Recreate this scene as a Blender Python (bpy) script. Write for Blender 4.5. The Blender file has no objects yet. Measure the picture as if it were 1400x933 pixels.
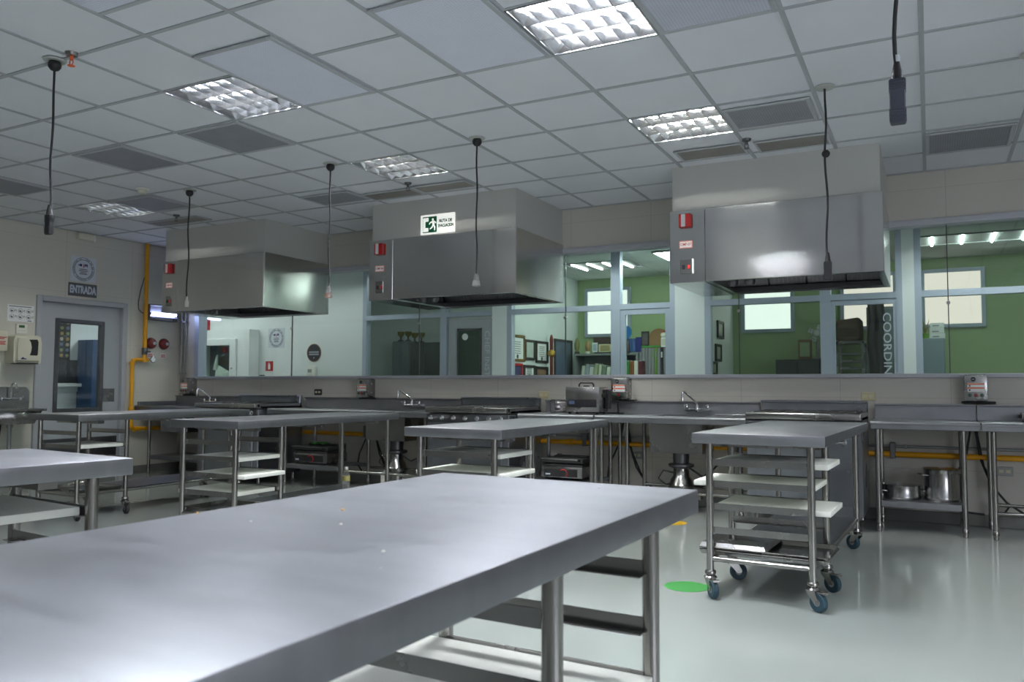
import bpy, bmesh, math, random
from mathutils import Vector, Matrix
random.seed(7)
PI = math.pi
S = bpy.context.scene
COL = S.collection

# ------------------------------------------------------------------ camera
FPX, YAW, PITCH, ROLL, CAMZ = 1102.24, 0.478397, 0.0554987, 0.0029068, 1.144
Fv = Vector((-math.sin(YAW)*math.cos(PITCH), math.cos(YAW)*math.cos(PITCH), math.sin(PITCH)))
R0 = Vector((math.cos(YAW), math.sin(YAW), 0))
U0 = R0.cross(Fv)
Rv = R0*math.cos(ROLL) + U0*math.sin(ROLL)
Uv = Rv.cross(Fv)
cd = bpy.data.cameras.new('camera')
cam = bpy.data.objects.new('camera', cd)
COL.objects.link(cam)
cam.matrix_world = Matrix(((Rv.x, Uv.x, -Fv.x, 0), (Rv.y, Uv.y, -Fv.y, 0), (Rv.z, Uv.z, -Fv.z, CAMZ), (0, 0, 0, 1)))
cd.sensor_width = 36
cd.lens = FPX/1400*36
cd.clip_start = 0.02
cd.dof.use_dof = True
cd.dof.focus_distance = 3.8
cd.dof.aperture_fstop = 5.6
S.camera = cam

def ray(px, py):
    return Fv + Rv*((px-700)/FPX) + Uv*((466.5-py)/FPX)
def at(px, py, Y):
    d = ray(px, py); d = d*(Y/d.y)
    return Vector((d.x, d.y, d.z+CAMZ))
def atX(px, py, X):
    d = ray(px, py); d = d*(X/d.x)
    return Vector((d.x, d.y, d.z+CAMZ))
def atZ(px, py, Z):
    d = ray(px, py); d = d*((Z-CAMZ)/d.z)
    return Vector((d.x, d.y, d.z+CAMZ))

# ------------------------------------------------------------------ materials
def lin(v):
    v /= 255.0
    return v/12.92 if v <= .04045 else ((v+.055)/1.055)**2.4
def rgb(r, g, b):
    return (lin(r), lin(g), lin(b), 1)
MATS = {}
def mat(name, col, rough=.5, metal=0., var=.06, scale=8., bump=0., bscale=60., stretch=(1, 1, 1), spec=.5, coat=0., aniso=0., arot=0., emit=0., alpha=1., ecol=None, trans=0., rvar=0.):
    if name in MATS: return MATS[name]
    m = bpy.data.materials.new(name); m.use_nodes = True
    nt = m.node_tree; N = nt.nodes; L = nt.links
    b = N['Principled BSDF']
    b.inputs['Roughness'].default_value = rough
    b.inputs['Metallic'].default_value = metal
    b.inputs['Specular IOR Level'].default_value = spec
    b.inputs['Coat Weight'].default_value = coat
    b.inputs['Coat Roughness'].default_value = .08
    b.inputs['Transmission Weight'].default_value = trans
    b.inputs['Alpha'].default_value = alpha
    tc = N.new('ShaderNodeTexCoord')
    mp = N.new('ShaderNodeMapping'); mp.inputs['Scale'].default_value = stretch
    L.new(tc.outputs['Object'], mp.inputs['Vector'])
    nz = N.new('ShaderNodeTexNoise'); nz.inputs['Scale'].default_value = scale; nz.inputs['Detail'].default_value = 4
    L.new(mp.outputs['Vector'], nz.inputs['Vector'])
    mx = N.new('ShaderNodeMixRGB'); mx.blend_type = 'MIX'
    c = col if len(col) == 4 else (*col, 1)
    mx.inputs['Color1'].default_value = tuple(max(0, v*(1-var)) for v in c[:3]) + (1,)
    mx.inputs['Color2'].default_value = tuple(min(1, v*(1+var)) for v in c[:3]) + (1,)
    L.new(nz.outputs['Fac'], mx.inputs['Fac'])
    L.new(mx.outputs['Color'], b.inputs['Base Color'])
    if rvar:
        mr = N.new('ShaderNodeMapRange')
        mr.inputs['From Min'].default_value = .15; mr.inputs['From Max'].default_value = .85; mr.interpolation_type = 'SMOOTHSTEP'
        mr.inputs['To Min'].default_value = max(.02, rough-rvar); mr.inputs['To Max'].default_value = min(1, rough+rvar)
        n3 = N.new('ShaderNodeTexNoise'); n3.inputs['Scale'].default_value = 3.5; n3.inputs['Detail'].default_value = 6
        L.new(mp.outputs['Vector'], n3.inputs['Vector'])
        L.new(n3.outputs['Fac'], mr.inputs['Value']); L.new(mr.outputs['Result'], b.inputs['Roughness'])
    if bump:
        n2 = N.new('ShaderNodeTexNoise'); n2.inputs['Scale'].default_value = bscale; n2.inputs['Detail'].default_value = 3
        L.new(mp.outputs['Vector'], n2.inputs['Vector'])
        bp = N.new('ShaderNodeBump'); bp.inputs['Strength'].default_value = bump; bp.inputs['Distance'].default_value = .002
        L.new(n2.outputs['Fac'], bp.inputs['Height']); L.new(bp.outputs['Normal'], b.inputs['Normal'])
    if aniso:
        tg = N.new('ShaderNodeTangent'); tg.direction_type = 'RADIAL'; tg.axis = 'Z'
        b.inputs['Anisotropic'].default_value = aniso; b.inputs['Anisotropic Rotation'].default_value = arot
        L.new(tg.outputs['Tangent'], b.inputs['Tangent'])
    if emit:
        b.inputs['Emission Color'].default_value = ecol or c
        b.inputs['Emission Strength'].default_value = emit
    MATS[name] = m
    return m

def gridlines(m, specs, dark=.72):
    """thin joint lines at regular world-space steps: specs = [(axis, step, offset, half width)]"""
    nt = m.node_tree; N = nt.nodes; L = nt.links
    b = N['Principled BSDF']; src = b.inputs['Base Color'].links[0].from_socket
    geo = N.new('ShaderNodeNewGeometry'); sx = N.new('ShaderNodeSeparateXYZ'); L.new(geo.outputs['Position'], sx.inputs[0])
    last = None
    for ax, step, off, hw in specs:
        a = N.new('ShaderNodeMath'); a.operation = 'SUBTRACT'; a.inputs[1].default_value = off - step/2; L.new(sx.outputs[ax], a.inputs[0])
        d = N.new('ShaderNodeMath'); d.operation = 'DIVIDE'; d.inputs[1].default_value = step; L.new(a.outputs[0], d.inputs[0])
        f = N.new('ShaderNodeMath'); f.operation = 'FRACT'; L.new(d.outputs[0], f.inputs[0])
        e = N.new('ShaderNodeMath'); e.operation = 'COMPARE'; e.inputs[1].default_value = .5; e.inputs[2].default_value = hw/step; L.new(f.outputs[0], e.inputs[0])
        if last is None: last = e
        else:
            k = N.new('ShaderNodeMath'); k.operation = 'MAXIMUM'; L.new(last.outputs[0], k.inputs[0]); L.new(e.outputs[0], k.inputs[1]); last = k
    mx = N.new('ShaderNodeMixRGB'); mx.blend_type = 'MULTIPLY'; mx.inputs['Color2'].default_value = (dark, dark, dark, 1)
    L.new(src, mx.inputs['Color1']); L.new(last.outputs[0], mx.inputs['Fac']); L.new(mx.outputs['Color'], b.inputs['Base Color'])
    return m

def dots(m, scale, depth=.55, thr=.28):
    """perforation: a regular lattice of small dark holes in object space"""
    nt = m.node_tree; N = nt.nodes; L = nt.links
    b = N['Principled BSDF']; src = b.inputs['Base Color'].links[0].from_socket
    tc = N.new('ShaderNodeTexCoord'); sc = N.new('ShaderNodeVectorMath'); sc.operation = 'SCALE'; sc.inputs['Scale'].default_value = scale
    L.new(tc.outputs['Object'], sc.inputs[0])
    fr = N.new('ShaderNodeVectorMath'); fr.operation = 'FRACTION'; L.new(sc.outputs[0], fr.inputs[0])
    sb = N.new('ShaderNodeVectorMath'); sb.operation = 'SUBTRACT'; sb.inputs[1].default_value = (.5, .5, .5); L.new(fr.outputs[0], sb.inputs[0])
    ml = N.new('ShaderNodeVectorMath'); ml.operation = 'MULTIPLY'; ml.inputs[1].default_value = (1, 1, 0); L.new(sb.outputs[0], ml.inputs[0])
    ln = N.new('ShaderNodeVectorMath'); ln.operation = 'LENGTH'; L.new(ml.outputs[0], ln.inputs[0])
    lt = N.new('ShaderNodeMath'); lt.operation = 'LESS_THAN'; lt.inputs[1].default_value = thr; L.new(ln.outputs['Value'], lt.inputs[0])
    mx = N.new('ShaderNodeMixRGB'); mx.blend_type = 'MULTIPLY'; mx.inputs['Color2'].default_value = (depth, depth, depth, 1)
    L.new(src, mx.inputs['Color1']); L.new(lt.outputs[0], mx.inputs['Fac']); L.new(mx.outputs['Color'], b.inputs['Base Color'])
    return m

def emis(name, col, strength):
    m = bpy.data.materials.new(name); m.use_nodes = True
    nt = m.node_tree; nt.nodes.clear()
    e = nt.nodes.new('ShaderNodeEmission'); e.inputs['Color'].default_value = col; e.inputs['Strength'].default_value = strength
    o = nt.nodes.new('ShaderNodeOutputMaterial'); nt.links.new(e.outputs[0], o.inputs[0])
    return m

def glass(name, tint, rough=.0, refl=1.0):
    m = bpy.data.materials.new(name); m.use_nodes = True
    nt = m.node_tree; nt.nodes.clear(); N = nt.nodes; L = nt.links
    t = N.new('ShaderNodeBsdfTransparent'); t.inputs['Color'].default_value = tint
    g = N.new('ShaderNodeBsdfGlossy'); g.inputs['Roughness'].default_value = rough; g.inputs['Color'].default_value = (refl, refl, refl, 1)
    f = N.new('ShaderNodeFresnel'); f.inputs['IOR'].default_value = 1.5
    x = N.new('ShaderNodeMixShader'); o = N.new('ShaderNodeOutputMaterial')
    ge = N.new('ShaderNodeNewGeometry'); iv = N.new('ShaderNodeMath'); iv.operation = 'SUBTRACT'; iv.inputs[0].default_value = 1; L.new(ge.outputs['Backfacing'], iv.inputs[1])
    mu = N.new('ShaderNodeMath'); mu.operation = 'MULTIPLY'; L.new(f.outputs[0], mu.inputs[0]); L.new(iv.outputs[0], mu.inputs[1])
    L.new(mu.outputs[0], x.inputs[0]); L.new(t.outputs[0], x.inputs[1]); L.new(g.outputs[0], x.inputs[2]); L.new(x.outputs[0], o.inputs[0])
    return m

AROT = 0.25
STEEL = mat('brushed_steel', (.35, .345, .34), .26, 1., .06, 5, rvar=.05)
TOPST = mat('worktop_steel', (.265, .27, .29), .45, 1., .15, 7, 0, 30, (1, 3.5, 1), rvar=.05)
HOODST = mat('hood_steel', (.60, .595, .59), .15, 1., .04, 2, aniso=.85, arot=AROT)
TUBEST = mat('tube_steel', (.36, .35, .335), .22, 1., .06, 20)
CHROME = mat('chrome', (.75, .76, .78), .10, 1., .03, 10)
DARKST = mat('dark_steel', (.16, .16, .17), .40, 1., .15, 12)
RANGEST = mat('range_steel', (.34, .36, .40), .30, 1., .10, 4, rvar=.06)
BLACK = mat('black_plastic', (.012, .012, .014), .45, 0, .2, 30)
IRON = mat('cast_iron', (.02, .02, .021), .6, 0, .3, 40, .3, 90)
RUBBER = mat('black_rubber', (.02, .02, .022), .7, 0, .2, 30)
BLUERUB = mat('blue_wheel_rubber', rgb(30, 60, 72), .55, 0, .2, 40)
WHITEPL = mat('white_plastic', rgb(226, 226, 218), .4, 0, .03, 12)
CREAMPL = mat('cream_plastic', rgb(206, 204, 186), .35, 0, .03, 12)
BOARD = mat('board_polyethylene', rgb(226, 227, 218), .5, 0, .05, 9, .1, 120)
ALU = mat('blue_grey_aluminium', rgb(176, 186, 202), .45, .25, .03, 12)
SILL = mat('sill_aluminium', rgb(186, 188, 196), .5, .3, .05, 12)
DOORPT = mat('door_grey_paint', rgb(166, 170, 176), .5, 0, .04, 10)
YELLOW = mat('yellow_pipe_paint', rgb(222, 158, 12), .4, 0, .08, 14)
RED = mat('red_paint', rgb(170, 22, 24), .4, 0, .08, 14)
ORANGE = mat('orange_label', rgb(226, 98, 40), .5, 0, .05, 14)
GREENB = mat('green_button', rgb(40, 90, 60), .4, 0, .05, 14)
PAPER = mat('white_paper', rgb(228, 230, 230), .6, 0, .03, 14)
GREYSIGN = mat('sign_grey', rgb(92, 92, 96), .5, 0, .04, 14)
NAVY = mat('navy_ink', rgb(30, 44, 108), .5, 0, .05, 14)
INK = mat('dark_ink', rgb(48, 50, 58), .6, 0, .05, 14)
SIGNGREEN = mat('sign_green', rgb(4, 84, 52), .5, 0, .05, 14)
REDINK = mat('red_ink', rgb(176, 40, 36), .5, 0, .05, 14)
SILVERL = mat('silver_letters', rgb(196, 204, 216), .4, .2, .03, 14)
OFFGREEN = mat('office_green_paint', rgb(160, 182, 134), .6, 0, .03, 4)
OFFWHITE = mat('office_white_paint', rgb(220, 226, 226), .6, 0, .02, 4)
WOODF = mat('frame_wood', rgb(120, 92, 40), .5, 0, .2, 20)
DARKF = mat('frame_dark', rgb(44, 44, 42), .5, 0, .15, 20)
TAN = mat('tan_outlet', rgb(196, 188, 150), .5, 0, .04, 14)
PIPEGREY = mat('conduit_grey', rgb(150, 152, 152), .45, .4, .05, 14)
PVC = mat('drain_grey', rgb(146, 148, 150), .4, .3, .05, 14)

# ------------------------------------------------------------------ mesh builder
class MB:
    def __init__(s): s.bm = bmesh.new(); s.mats = []; s.mi = 0
    def use(s, m):
        if m not in s.mats: s.mats.append(m)
        s.mi = s.mats.index(m); return s
    def _merge(s, t, M=None):
        vs = {}
        for v in t.verts: vs[v] = s.bm.verts.new(M @ v.co if M else v.co)
        for f in t.faces:
            try:
                nf = s.bm.faces.new([vs[v] for v in f.verts]); nf.material_index = s.mi
            except ValueError: pass
        t.free()
    def box(s, x0, x1, y0, y1, z0, z1, bev=0, seg=1, M=None):
        t = bmesh.new()
        bmesh.ops.create_cube(t, size=1)
        for v in t.verts:
            v.co = Vector((x0+(v.co.x+.5)*(x1-x0), y0+(v.co.y+.5)*(y1-y0), z0+(v.co.z+.5)*(z1-z0)))
        if bev: bmesh.ops.bevel(t, geom=list(t.edges), offset=bev, segments=seg, affect='EDGES', profile=.5)
        s._merge(t, M); return s
    def ring(s, c, u, w, r, n):
        return [s.bm.verts.new(c + u*(r*math.cos(2*PI*k/n)) + w*(r*math.sin(2*PI*k/n))) for k in range(n)]
    def face(s, vs):
        try: f = s.bm.faces.new(vs); f.material_index = s.mi
        except ValueError: pass
    def poly(s, pts):
        s.face([s.bm.verts.new(Vector(p)) for p in pts]); return s
    def sweep(s, pts, radii, n=10, caps=True, u=None):
        pts = [Vector(p) for p in pts]
        if not isinstance(radii, (list, tuple)): radii = [radii]*len(pts)
        d = (pts[1]-pts[0]).normalized()
        if u is None: u = d.orthogonal().normalized()
        prev = None; rings = []
        for i, p in enumerate(pts):
            if i == 0: t = pts[1]-pts[0]
            elif i == len(pts)-1: t = pts[-1]-pts[-2]
            else: t = (pts[i+1]-p).normalized()+(p-pts[i-1]).normalized()
            if t.length < 1e-9: t = d
            t.normalize(); u = (u - t*u.dot(t))
            u = u.normalized() if u.length > 1e-6 else t.orthogonal().normalized()
            rings.append(s.ring(p, u, t.cross(u), radii[i], n))
        for a, b in zip(rings, rings[1:]):
            for k in range(n): s.face([a[k], a[(k+1) % n], b[(k+1) % n], b[k]])
        if caps: s.face(rings[0][::-1]); s.face(rings[-1])
        return s
    def cyl(s, a, b, r, n=12, r2=None):
        return s.sweep([a, b], [r, r if r2 is None else r2], n)
    def lathe(s, prof, c=(0, 0, 0), n=24, M=None):
        M2 = M or Matrix.Translation(Vector(c)); rings = []
        for r, z in prof:
            rings.append([s.bm.verts.new(M2 @ Vector((r*math.cos(2*PI*k/n), r*math.sin(2*PI*k/n), z))) for k in range(n)] if r > 1e-6 else [s.bm.verts.new(M2 @ Vector((0, 0, z)))])
        for a, b in zip(rings, rings[1:]):
            if len(a) == 1 and len(b) == 1: continue
            for k in range(n):
                if len(a) == 1: s.face([a[0], b[(k+1) % n], b[k]])
                elif len(b) == 1: s.face([a[k], a[(k+1) % n], b[0]])
                else: s.face([a[k], a[(k+1) % n], b[(k+1) % n], b[k]])
        if len(rings[0]) > 1: s.face(rings[0][::-1])
        if len(rings[-1]) > 1: s.face(rings[-1])
        return s
    def prism(s, pts, h, M):
        """2-D outline pushed h along local z, placed by matrix M"""
        a = [s.bm.verts.new(M @ Vector((x, y, 0))) for x, y in pts]
        b = [s.bm.verts.new(M @ Vector((x, y, h))) for x, y in pts]
        n = len(pts)
        s.face(a[::-1]); s.face(b)
        for k in range(n): s.face([a[k], a[(k+1) % n], b[(k+1) % n], b[k]])
        return s
    def build(s, name, m=None, parent=None, angle=35):
        me = bpy.data.meshes.new(name)
        bmesh.ops.recalc_face_normals(s.bm, faces=list(s.bm.faces))
        s.bm.to_mesh(me); s.bm.free()
        for p in me.polygons: p.use_smooth = True
        me.set_sharp_from_angle(angle=math.radians(angle))
        if m is not None and not s.mats: me.materials.append(m)
        for k in s.mats: me.materials.append(k)
        o = bpy.data.objects.new(name, me); COL.objects.link(o)
        if parent: o.parent = parent
        return o

def tag(o, label, cat, group=None, kind=None):
    o['label'] = label; o['category'] = cat
    if group: o['group'] = group
    if kind: o['kind'] = kind
    return o
def thing(name, label, cat, loc=(0, 0, 0), rotz=0, group=None):
    o = bpy.data.objects.new(name, None); COL.objects.link(o)
    o.location = loc; o.rotation_euler = (0, 0, rotz); o.empty_display_size = .1
    return tag(o, label, cat, group)
def struct(o):
    o['kind'] = 'structure'; return o
def dup(root, loc, rotz, label, group=None):
    r = root.copy(); COL.objects.link(r); r.location = loc; r.rotation_euler = (0, 0, rotz); r['label'] = label
    if group: r['group'] = group
    for ch in list(root.children):
        c = ch.copy(); COL.objects.link(c); c.parent = r
        for g in list(ch.children):
            d = g.copy(); COL.objects.link(d); d.parent = c
    return r

AXF = Matrix(((1, 0, 0, 0), (0, 0, -1, 0), (0, 1, 0, 0), (0, 0, 0, 1)))   # drawn plane faces -y (the camera side)
AXL = Matrix(((0, 0, 1, 0), (1, 0, 0, 0), (0, 1, 0, 0), (0, 0, 0, 1)))    # drawn plane faces +x (on the left wall)
def text(body, size, loc, A, m, parent, name='lettering', bold=0., sx=1., align='CENTER', spin=0., ext=.0006):
    cu = bpy.data.curves.new(name, 'FONT'); cu.body = body; cu.size = size; cu.extrude = ext; cu.offset = bold
    cu.align_x = align; cu.align_y = 'CENTER'; cu.materials.append(m); cu.resolution_u = 3
    o = bpy.data.objects.new(name, cu); COL.objects.link(o)
    dg = bpy.context.evaluated_depsgraph_get(); me = bpy.data.meshes.new_from_object(o.evaluated_get(dg)); me.name = name
    bpy.data.objects.remove(o); bpy.data.curves.remove(cu)
    o = bpy.data.objects.new(name, me); COL.objects.link(o)
    o.parent = parent
    o.matrix_local = Matrix.Translation(Vector(loc)) @ A @ Matrix.Rotation(spin, 4, 'Z') @ Matrix.Diagonal((sx, 1, 1, 1))
    return o
def circ(r, n=28, cx=0, cy=0): return [(cx+r*math.cos(2*PI*k/n), cy+r*math.sin(2*PI*k/n)) for k in range(n)]
def annulus(mb, r0, r1, M, h=.0008, n=36):
    rr = []
    for r in (r0, r1):
        for z in (0, h): rr.append([mb.bm.verts.new(M @ Vector((r*math.cos(2*PI*k/n), r*math.sin(2*PI*k/n), z))) for k in range(n)])
    a0, a1, b0, b1 = rr
    for k in range(n):
        j = (k+1) % n
        mb.face([a1[k], a1[j], b1[j], b1[k]]); mb.face([a0[k], b0[k], b0[j], a0[j]])
        mb.face([a0[k], a0[j], a1[j], a1[k]]); mb.face([b0[k], b1[k], b1[j], b0[j]])
EXPOSURE = 0.72
# ------------------------------------------------------------------ room shell
XL, XR, YB, YF, H = -9.15, 4.6, 7.72, -3.0, 3.0
GX, GY, T = -2.4414, 4.037, .61
def gx(i): return GX+i*T
def gy(j): return GY+j*T

FLOORM = mat('epoxy_floor', rgb(148, 153, 149), .11, 0, .05, 1.3, .04, 14, rvar=.04)
gridlines(FLOORM, [(0, 30, 13.3, .002)], .9)
WALLM = mat('wall_panels', rgb(196, 192, 184), .42, 0, .03, 2)
gridlines(WALLM, [(0, .865, .151, .003), (2, .60, .45, .002)], .78)
WALLL = mat('left_wall_panels', rgb(202, 200, 190), .45, 0, .03, 2)
gridlines(WALLL, [(1, .90, 5.15, .003), (2, .60, .45, .002)], .8)
PLASTER = mat('soffit_plaster', rgb(186, 186, 182), .7, 0, .03, 3)
TILEM = mat('ceiling_tile', rgb(222, 224, 230), .85, 0, .04, 2.5, .25, 220)
GRIDM = mat('ceiling_grid_metal', rgb(170, 173, 178), .5, 0, .04, 6)
SEAM = mat('pane_seam', rgb(86, 92, 92), .3, .2, .03, 9)

mb = MB(); mb.box(-11.3, XR+.1, YF-.1, 11.9, -.12, 0)
struct(mb.build('floor', FLOORM))

LIGHTS = [(-3, -1), (1, -1), (-3, 2), (1, 2), (-9, 2), (1, -5), (-3, -5), (6, -1)]
mb = MB()
for i in range(-11, 11):
    for j in range(-12, 7):
        if (i, j) in LIGHTS: continue
        x0, x1 = max(gx(i), XL), min(gx(i+1), XR); y0, y1 = max(gy(j), YF), min(gy(j+1), YB)
        if x1-x0 < .01 or y1-y0 < .01: continue
        mb.poly([(x0, y0, H), (x0, y1, H), (x1, y1, H), (x1, y0, H)])
for v in list(mb.bm.verts): pass
struct(mb.build('ceiling', TILEM))
mb = MB()
for i in range(-10, 11):
    if XL < gx(i) < XR: mb.box(gx(i)-.013, gx(i)+.013, YF, YB, H-.006, H+.03)
for j in range(-11, 7):
    if YF < gy(j) < YB: mb.box(XL, XR, gy(j)-.0125, gy(j)+.0125, H-.0065, H+.03)
mb.box(XL, XL+.022, YF, YB, H-.006, H+.02); mb.box(XL, XR, YB-.022, YB, H-.006, H+.02)
struct(mb.build('trim_1', GRIDM))

# plenum above the ceiling keeps the recesses dark from outside
mb = MB(); mb.box(-11.4, XR+.1, YF-.1, 11.9, H+.35, H+.4); struct(mb.build('ceiling_slab', PLASTER))

# walls
DY0, DY1, DZ = 5.70, 6.885, 2.18
mb = MB()
mb.box(XL-.12, XL, YF, DY0+.03, 0, H+.2); mb.box(XL-.12, XL, DY1-.03, YB+.12, 0, H+.2); mb.box(XL-.12, XL, DY0+.03, DY1-.03, DZ-.03, H+.2)
struct(mb.build('wall_left', WALLL))
mb = MB(); mb.box(XR, XR+.12, YF, 11.8, 0, H+.35); struct(mb.build('wall_right', WALLM))
mb = MB(); mb.box(XL-.12, XR, YF-.12, YF, 0, H+.35); struct(mb.build('wall_front', WALLM))
mb = MB(); y0, y1, z0, z1 = -2.6, 1.6, 1.0, 2.75  # unseen glazed panel, added on the right wall as a cool fill light
for a, b, c, d in ((y0, y1, z0-.05, z0), (y0, y1, z1, z1+.05), (y0-.05, y0, z0-.05, z1+.05), (y1, y1+.05, z0-.05, z1+.05), (-1.23, -1.17, z0, z1), (.17, .23, z0, z1)): mb.box(XR-.05, XR, a, b, c, d)
fill_frame = struct(mb.build('window_9', ALU))
mb = MB(); mb.box(XR-.015, XR-.005, y0, y1, z0, z1); mb.build('frosted_pane', emis('fill_light_glow', (.86, .90, 1, 1), 4.4), fill_frame)  # glowing sheet, added only to brighten the ceiling and left wall
SZ0, SZ1, WZ = 1.222, 1.258, 2.585
mb = MB()
mb.box(XL, XR, YB, YB+.12, 0, SZ0); mb.box(XL, XR, YB, YB+.12, WZ, H+.2); mb.box(XL, -8.83, YB, YB+.12, SZ0, WZ)
struct(mb.build('wall_back', WALLM))
BASEM = mat('cove_base', rgb(118, 118, 116), .4, 0, .05, 5)
mb = MB(); mb.box(XL+.002, XR, YB-.012, YB, 0, .10, .004); struct(mb.build('baseboard_back', BASEM))
mb = MB(); mb.box(XL, XL+.012, YF, DY0-.01, 0, .10, .004); mb.box(XL, XL+.012, DY1+.01, YB-.013, 0, .10, .004); struct(mb.build('baseboard_left', BASEM))

# long interior window: sill, head rail, end posts, butt-jointed panes
mb = MB()
mb.box(-8.84, XR, YB-.03, YB+.14, SZ0, SZ1, .004)
mb.use(SILL).box(-8.84, XR, YB-.02, YB+.12, WZ-.055, WZ, .004)
mb.box(-8.84, XR, YB-.028, YB-.01, WZ-.03, WZ-.012)
mb.use(ALU).box(-8.84, -8.76, YB-.02, YB+.12, SZ1, WZ-.055)
mb.mats = [SILL, ALU]
for f in mb.bm.faces: pass
w1 = struct(mb.build('window_1'))
GL = glass('clear_green_glass', (.93, .97, .95, 1))
JX = [-8.78, -7.17, -5.24, -3.395, -1.60, .15, 1.95, XR-.01]
for a, b in zip(JX, JX[1:]):
    mb = MB(); mb.box(a+.002, b-.002, YB+.05, YB+.058, SZ1-.005, WZ-.05)
    mb.build('glass_pane', GL, w1)
mb = MB()
for x in JX[1:-1]: mb.box(x-.004, x+.004, YB+.046, YB+.062, SZ1, WZ-.05)
mb.build('pane_joint', SEAM, w1)
mb = MB()
for x in JX[1:-1]: mb.cyl((x, YB+.03, 1.86), (x, YB+.05, 1.86), .016, 12)
mb.build('joint_clip', CHROME, w1)

# soffits boxed down from the ceiling above each hood
for k, (x0, x1) in enumerate([(-8.155, -6.555), (-5.065, -3.41), (-1.912, -.303)]):
    mb = MB(); mb.box(x0, x1, 6.645, YB, 2.62, H+.03); struct(mb.build('trim_%d' % (k+2), PLASTER))

# entrance door in the left wall
mb = MB()
for y0, y1 in ((DY0, DY0+.065), (DY1-.065, DY1)): mb.box(XL-.13, XL+.03, y0, y1, 0, DZ, .006)
mb.box(XL-.13, XL+.03, DY0+.065, DY1-.065, DZ-.065, DZ, .006)
d1 = struct(mb.build('door_1', DOORPT))
mb = MB()
LY0, LY1, LZ = DY0+.068, DY1-.068, DZ-.068
VY0, VY1, VZ0, VZ1 = 5.985, 6.565, .84, 1.90
mb.box(XL-.07, XL-.025, LY0, VY0, .01, LZ); mb.box(XL-.07, XL-.025, VY1, LY1, .01, LZ)
mb.box(XL-.07, XL-.025, VY0, VY1, .01, VZ0); mb.box(XL-.07, XL-.025, VY0, VY1, VZ1, LZ)
leaf = mb.build('door_leaf', DOORPT, d1)
mb = MB()
for y0, y1, z0, z1 in ((VY0-.03, VY0+.02, VZ0-.03, VZ1+.03), (VY1-.02, VY1+.03, VZ0-.03, VZ1+.03), (VY0+.02, VY1-.02, VZ0-.03, VZ0+.02), (VY0+.02, VY1-.02, VZ1-.02, VZ1+.03)):
    mb.box(XL-.078, XL-.008, y0, y1, z0, z1, .006)
mb.build('vision_frame', DARKST, leaf)
mb = MB(); mb.box(XL-.05, XL-.044, VY0+.015, VY1-.015, VZ0+.015, VZ1-.015); mb.build('vision_glass', glass('door_glass', (.88, .92, .92, 1)), leaf)
mb = MB(); mb.box(XL-.026, XL-.02, LY0+.01, LY1-.01, .02, .50); mb.build('kick_plate', DARKST, leaf)
mb = MB(); mb.box(XL-.026, XL-.02, 6.60, 6.76, .93, 1.095, .002); mb.build('push_plate', STEEL, leaf)

# ------------------------------------------------------------------ corridor and offices behind the glass
CY, OY, OZ = 9.30, 11.70, 2.80
WHITEW = mat('corridor_white', rgb(224, 230, 230), .5, 0, .02, 3)
mb = MB(); mb.box(-11.2, -7.25, CY, CY+.12, 0, H+.2); struct(mb.build('wall_corridor_rear', WHITEW))
mb = MB(); mb.box(-11.32, -11.2, 4.2, CY, 0, H+.2); struct(mb.build('wall_corridor_end', WHITEW))
mb = MB(); mb.box(-11.2, XL-.12, 4.1, 4.2, 0, H+.2); struct(mb.build('wall_corridor_return', WHITEW))
mb = MB(); mb.box(-11.2, XL-.12, 4.2, CY, 2.86, 2.9); mb.box(XL-.12, XR, YB+.12, CY, 2.86, 2.9); struct(mb.build('ceiling_corridor', TILEM))
mb = MB(); mb.box(-9.12, XR, OY, OY+.1, 0, OZ+.3); struct(mb.build('wall_office_rear', OFFGREEN))
mb = MB(); mb.box(-9.12, XR, CY+.02, OY, OZ, OZ+.05); struct(mb.build('ceiling_office', gridlines(mat('office_ceiling_tile', rgb(190, 196, 192), .8, 0, .03, 3), [(0, .61, .2, .012), (1, .61, .1, .012)], .8)))
for k, (x0, x1) in enumerate([(-5.03, -4.90), (-2.64, -2.5)]):
    mb = MB(); mb.box(x0, x1, CY+.1, OY, 0, OZ); struct(mb.build('wall_partition_%d' % (k+1), OFFWHITE))
mb = MB(); mb.box(-9.12, -9.0, CY+.12, OY, 0, OZ); struct(mb.build('wall_office_left', OFFWHITE))
mb = MB(); mb.box(-9.0, -5.03, OY-.03, OY-.001, 0, OZ); struct(mb.build('wall_office_rear_left', OFFWHITE))
# aluminium office front
mb = MB(); mb.use(ALU)
def post(x0, x1, z1=2.86, m=ALU): mb.use(m).box(x0, x1, CY, CY+.10, 0, z1)
for x0, x1 in ((-7.25, -7.18), (-5.93, -5.83), (-4.90, -4.83), (-3.46, -3.34), (-2.72, -2.66), (-2.31, -2.24), (-1.05, -.94), (-.30, -.24), (-.125, -.06), (1.9, 2.0), (XR-.1, XR)): post(x0, x1)
post(-5.12, -4.90, 2.86, WHITEW); post(-2.66, -2.31, 2.86, WHITEW); post(-.24, -.125, 2.86, WHITEW)
mb.use(ALU)
for x0, x1 in ((-7.18, -5.93), (-5.83, -5.12), (-4.83, -3.46), (-3.34, -2.72), (-2.24, -1.05), (-.94, -.30), (-.06, 1.9)):
    mb.box(x0, x1, CY, CY+.10, 2.075, 2.14); mb.box(x0, x1, CY, CY+.10, 2.80, 2.86)
w2 = struct(mb.build('window_2'))
GL2 = glass('office_glass', (.90, .95, .92, 1))
for x0, x1 in ((-7.18, -5.93), (-4.83, -3.46), (-2.24, -1.05), (-.06, 1.9), (2.0, XR-.1)):
    mb = MB(); mb.box(x0, x1, CY+.045, CY+.051, .02, 2.075); mb.build('glass_pane', GL2, w2)
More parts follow.
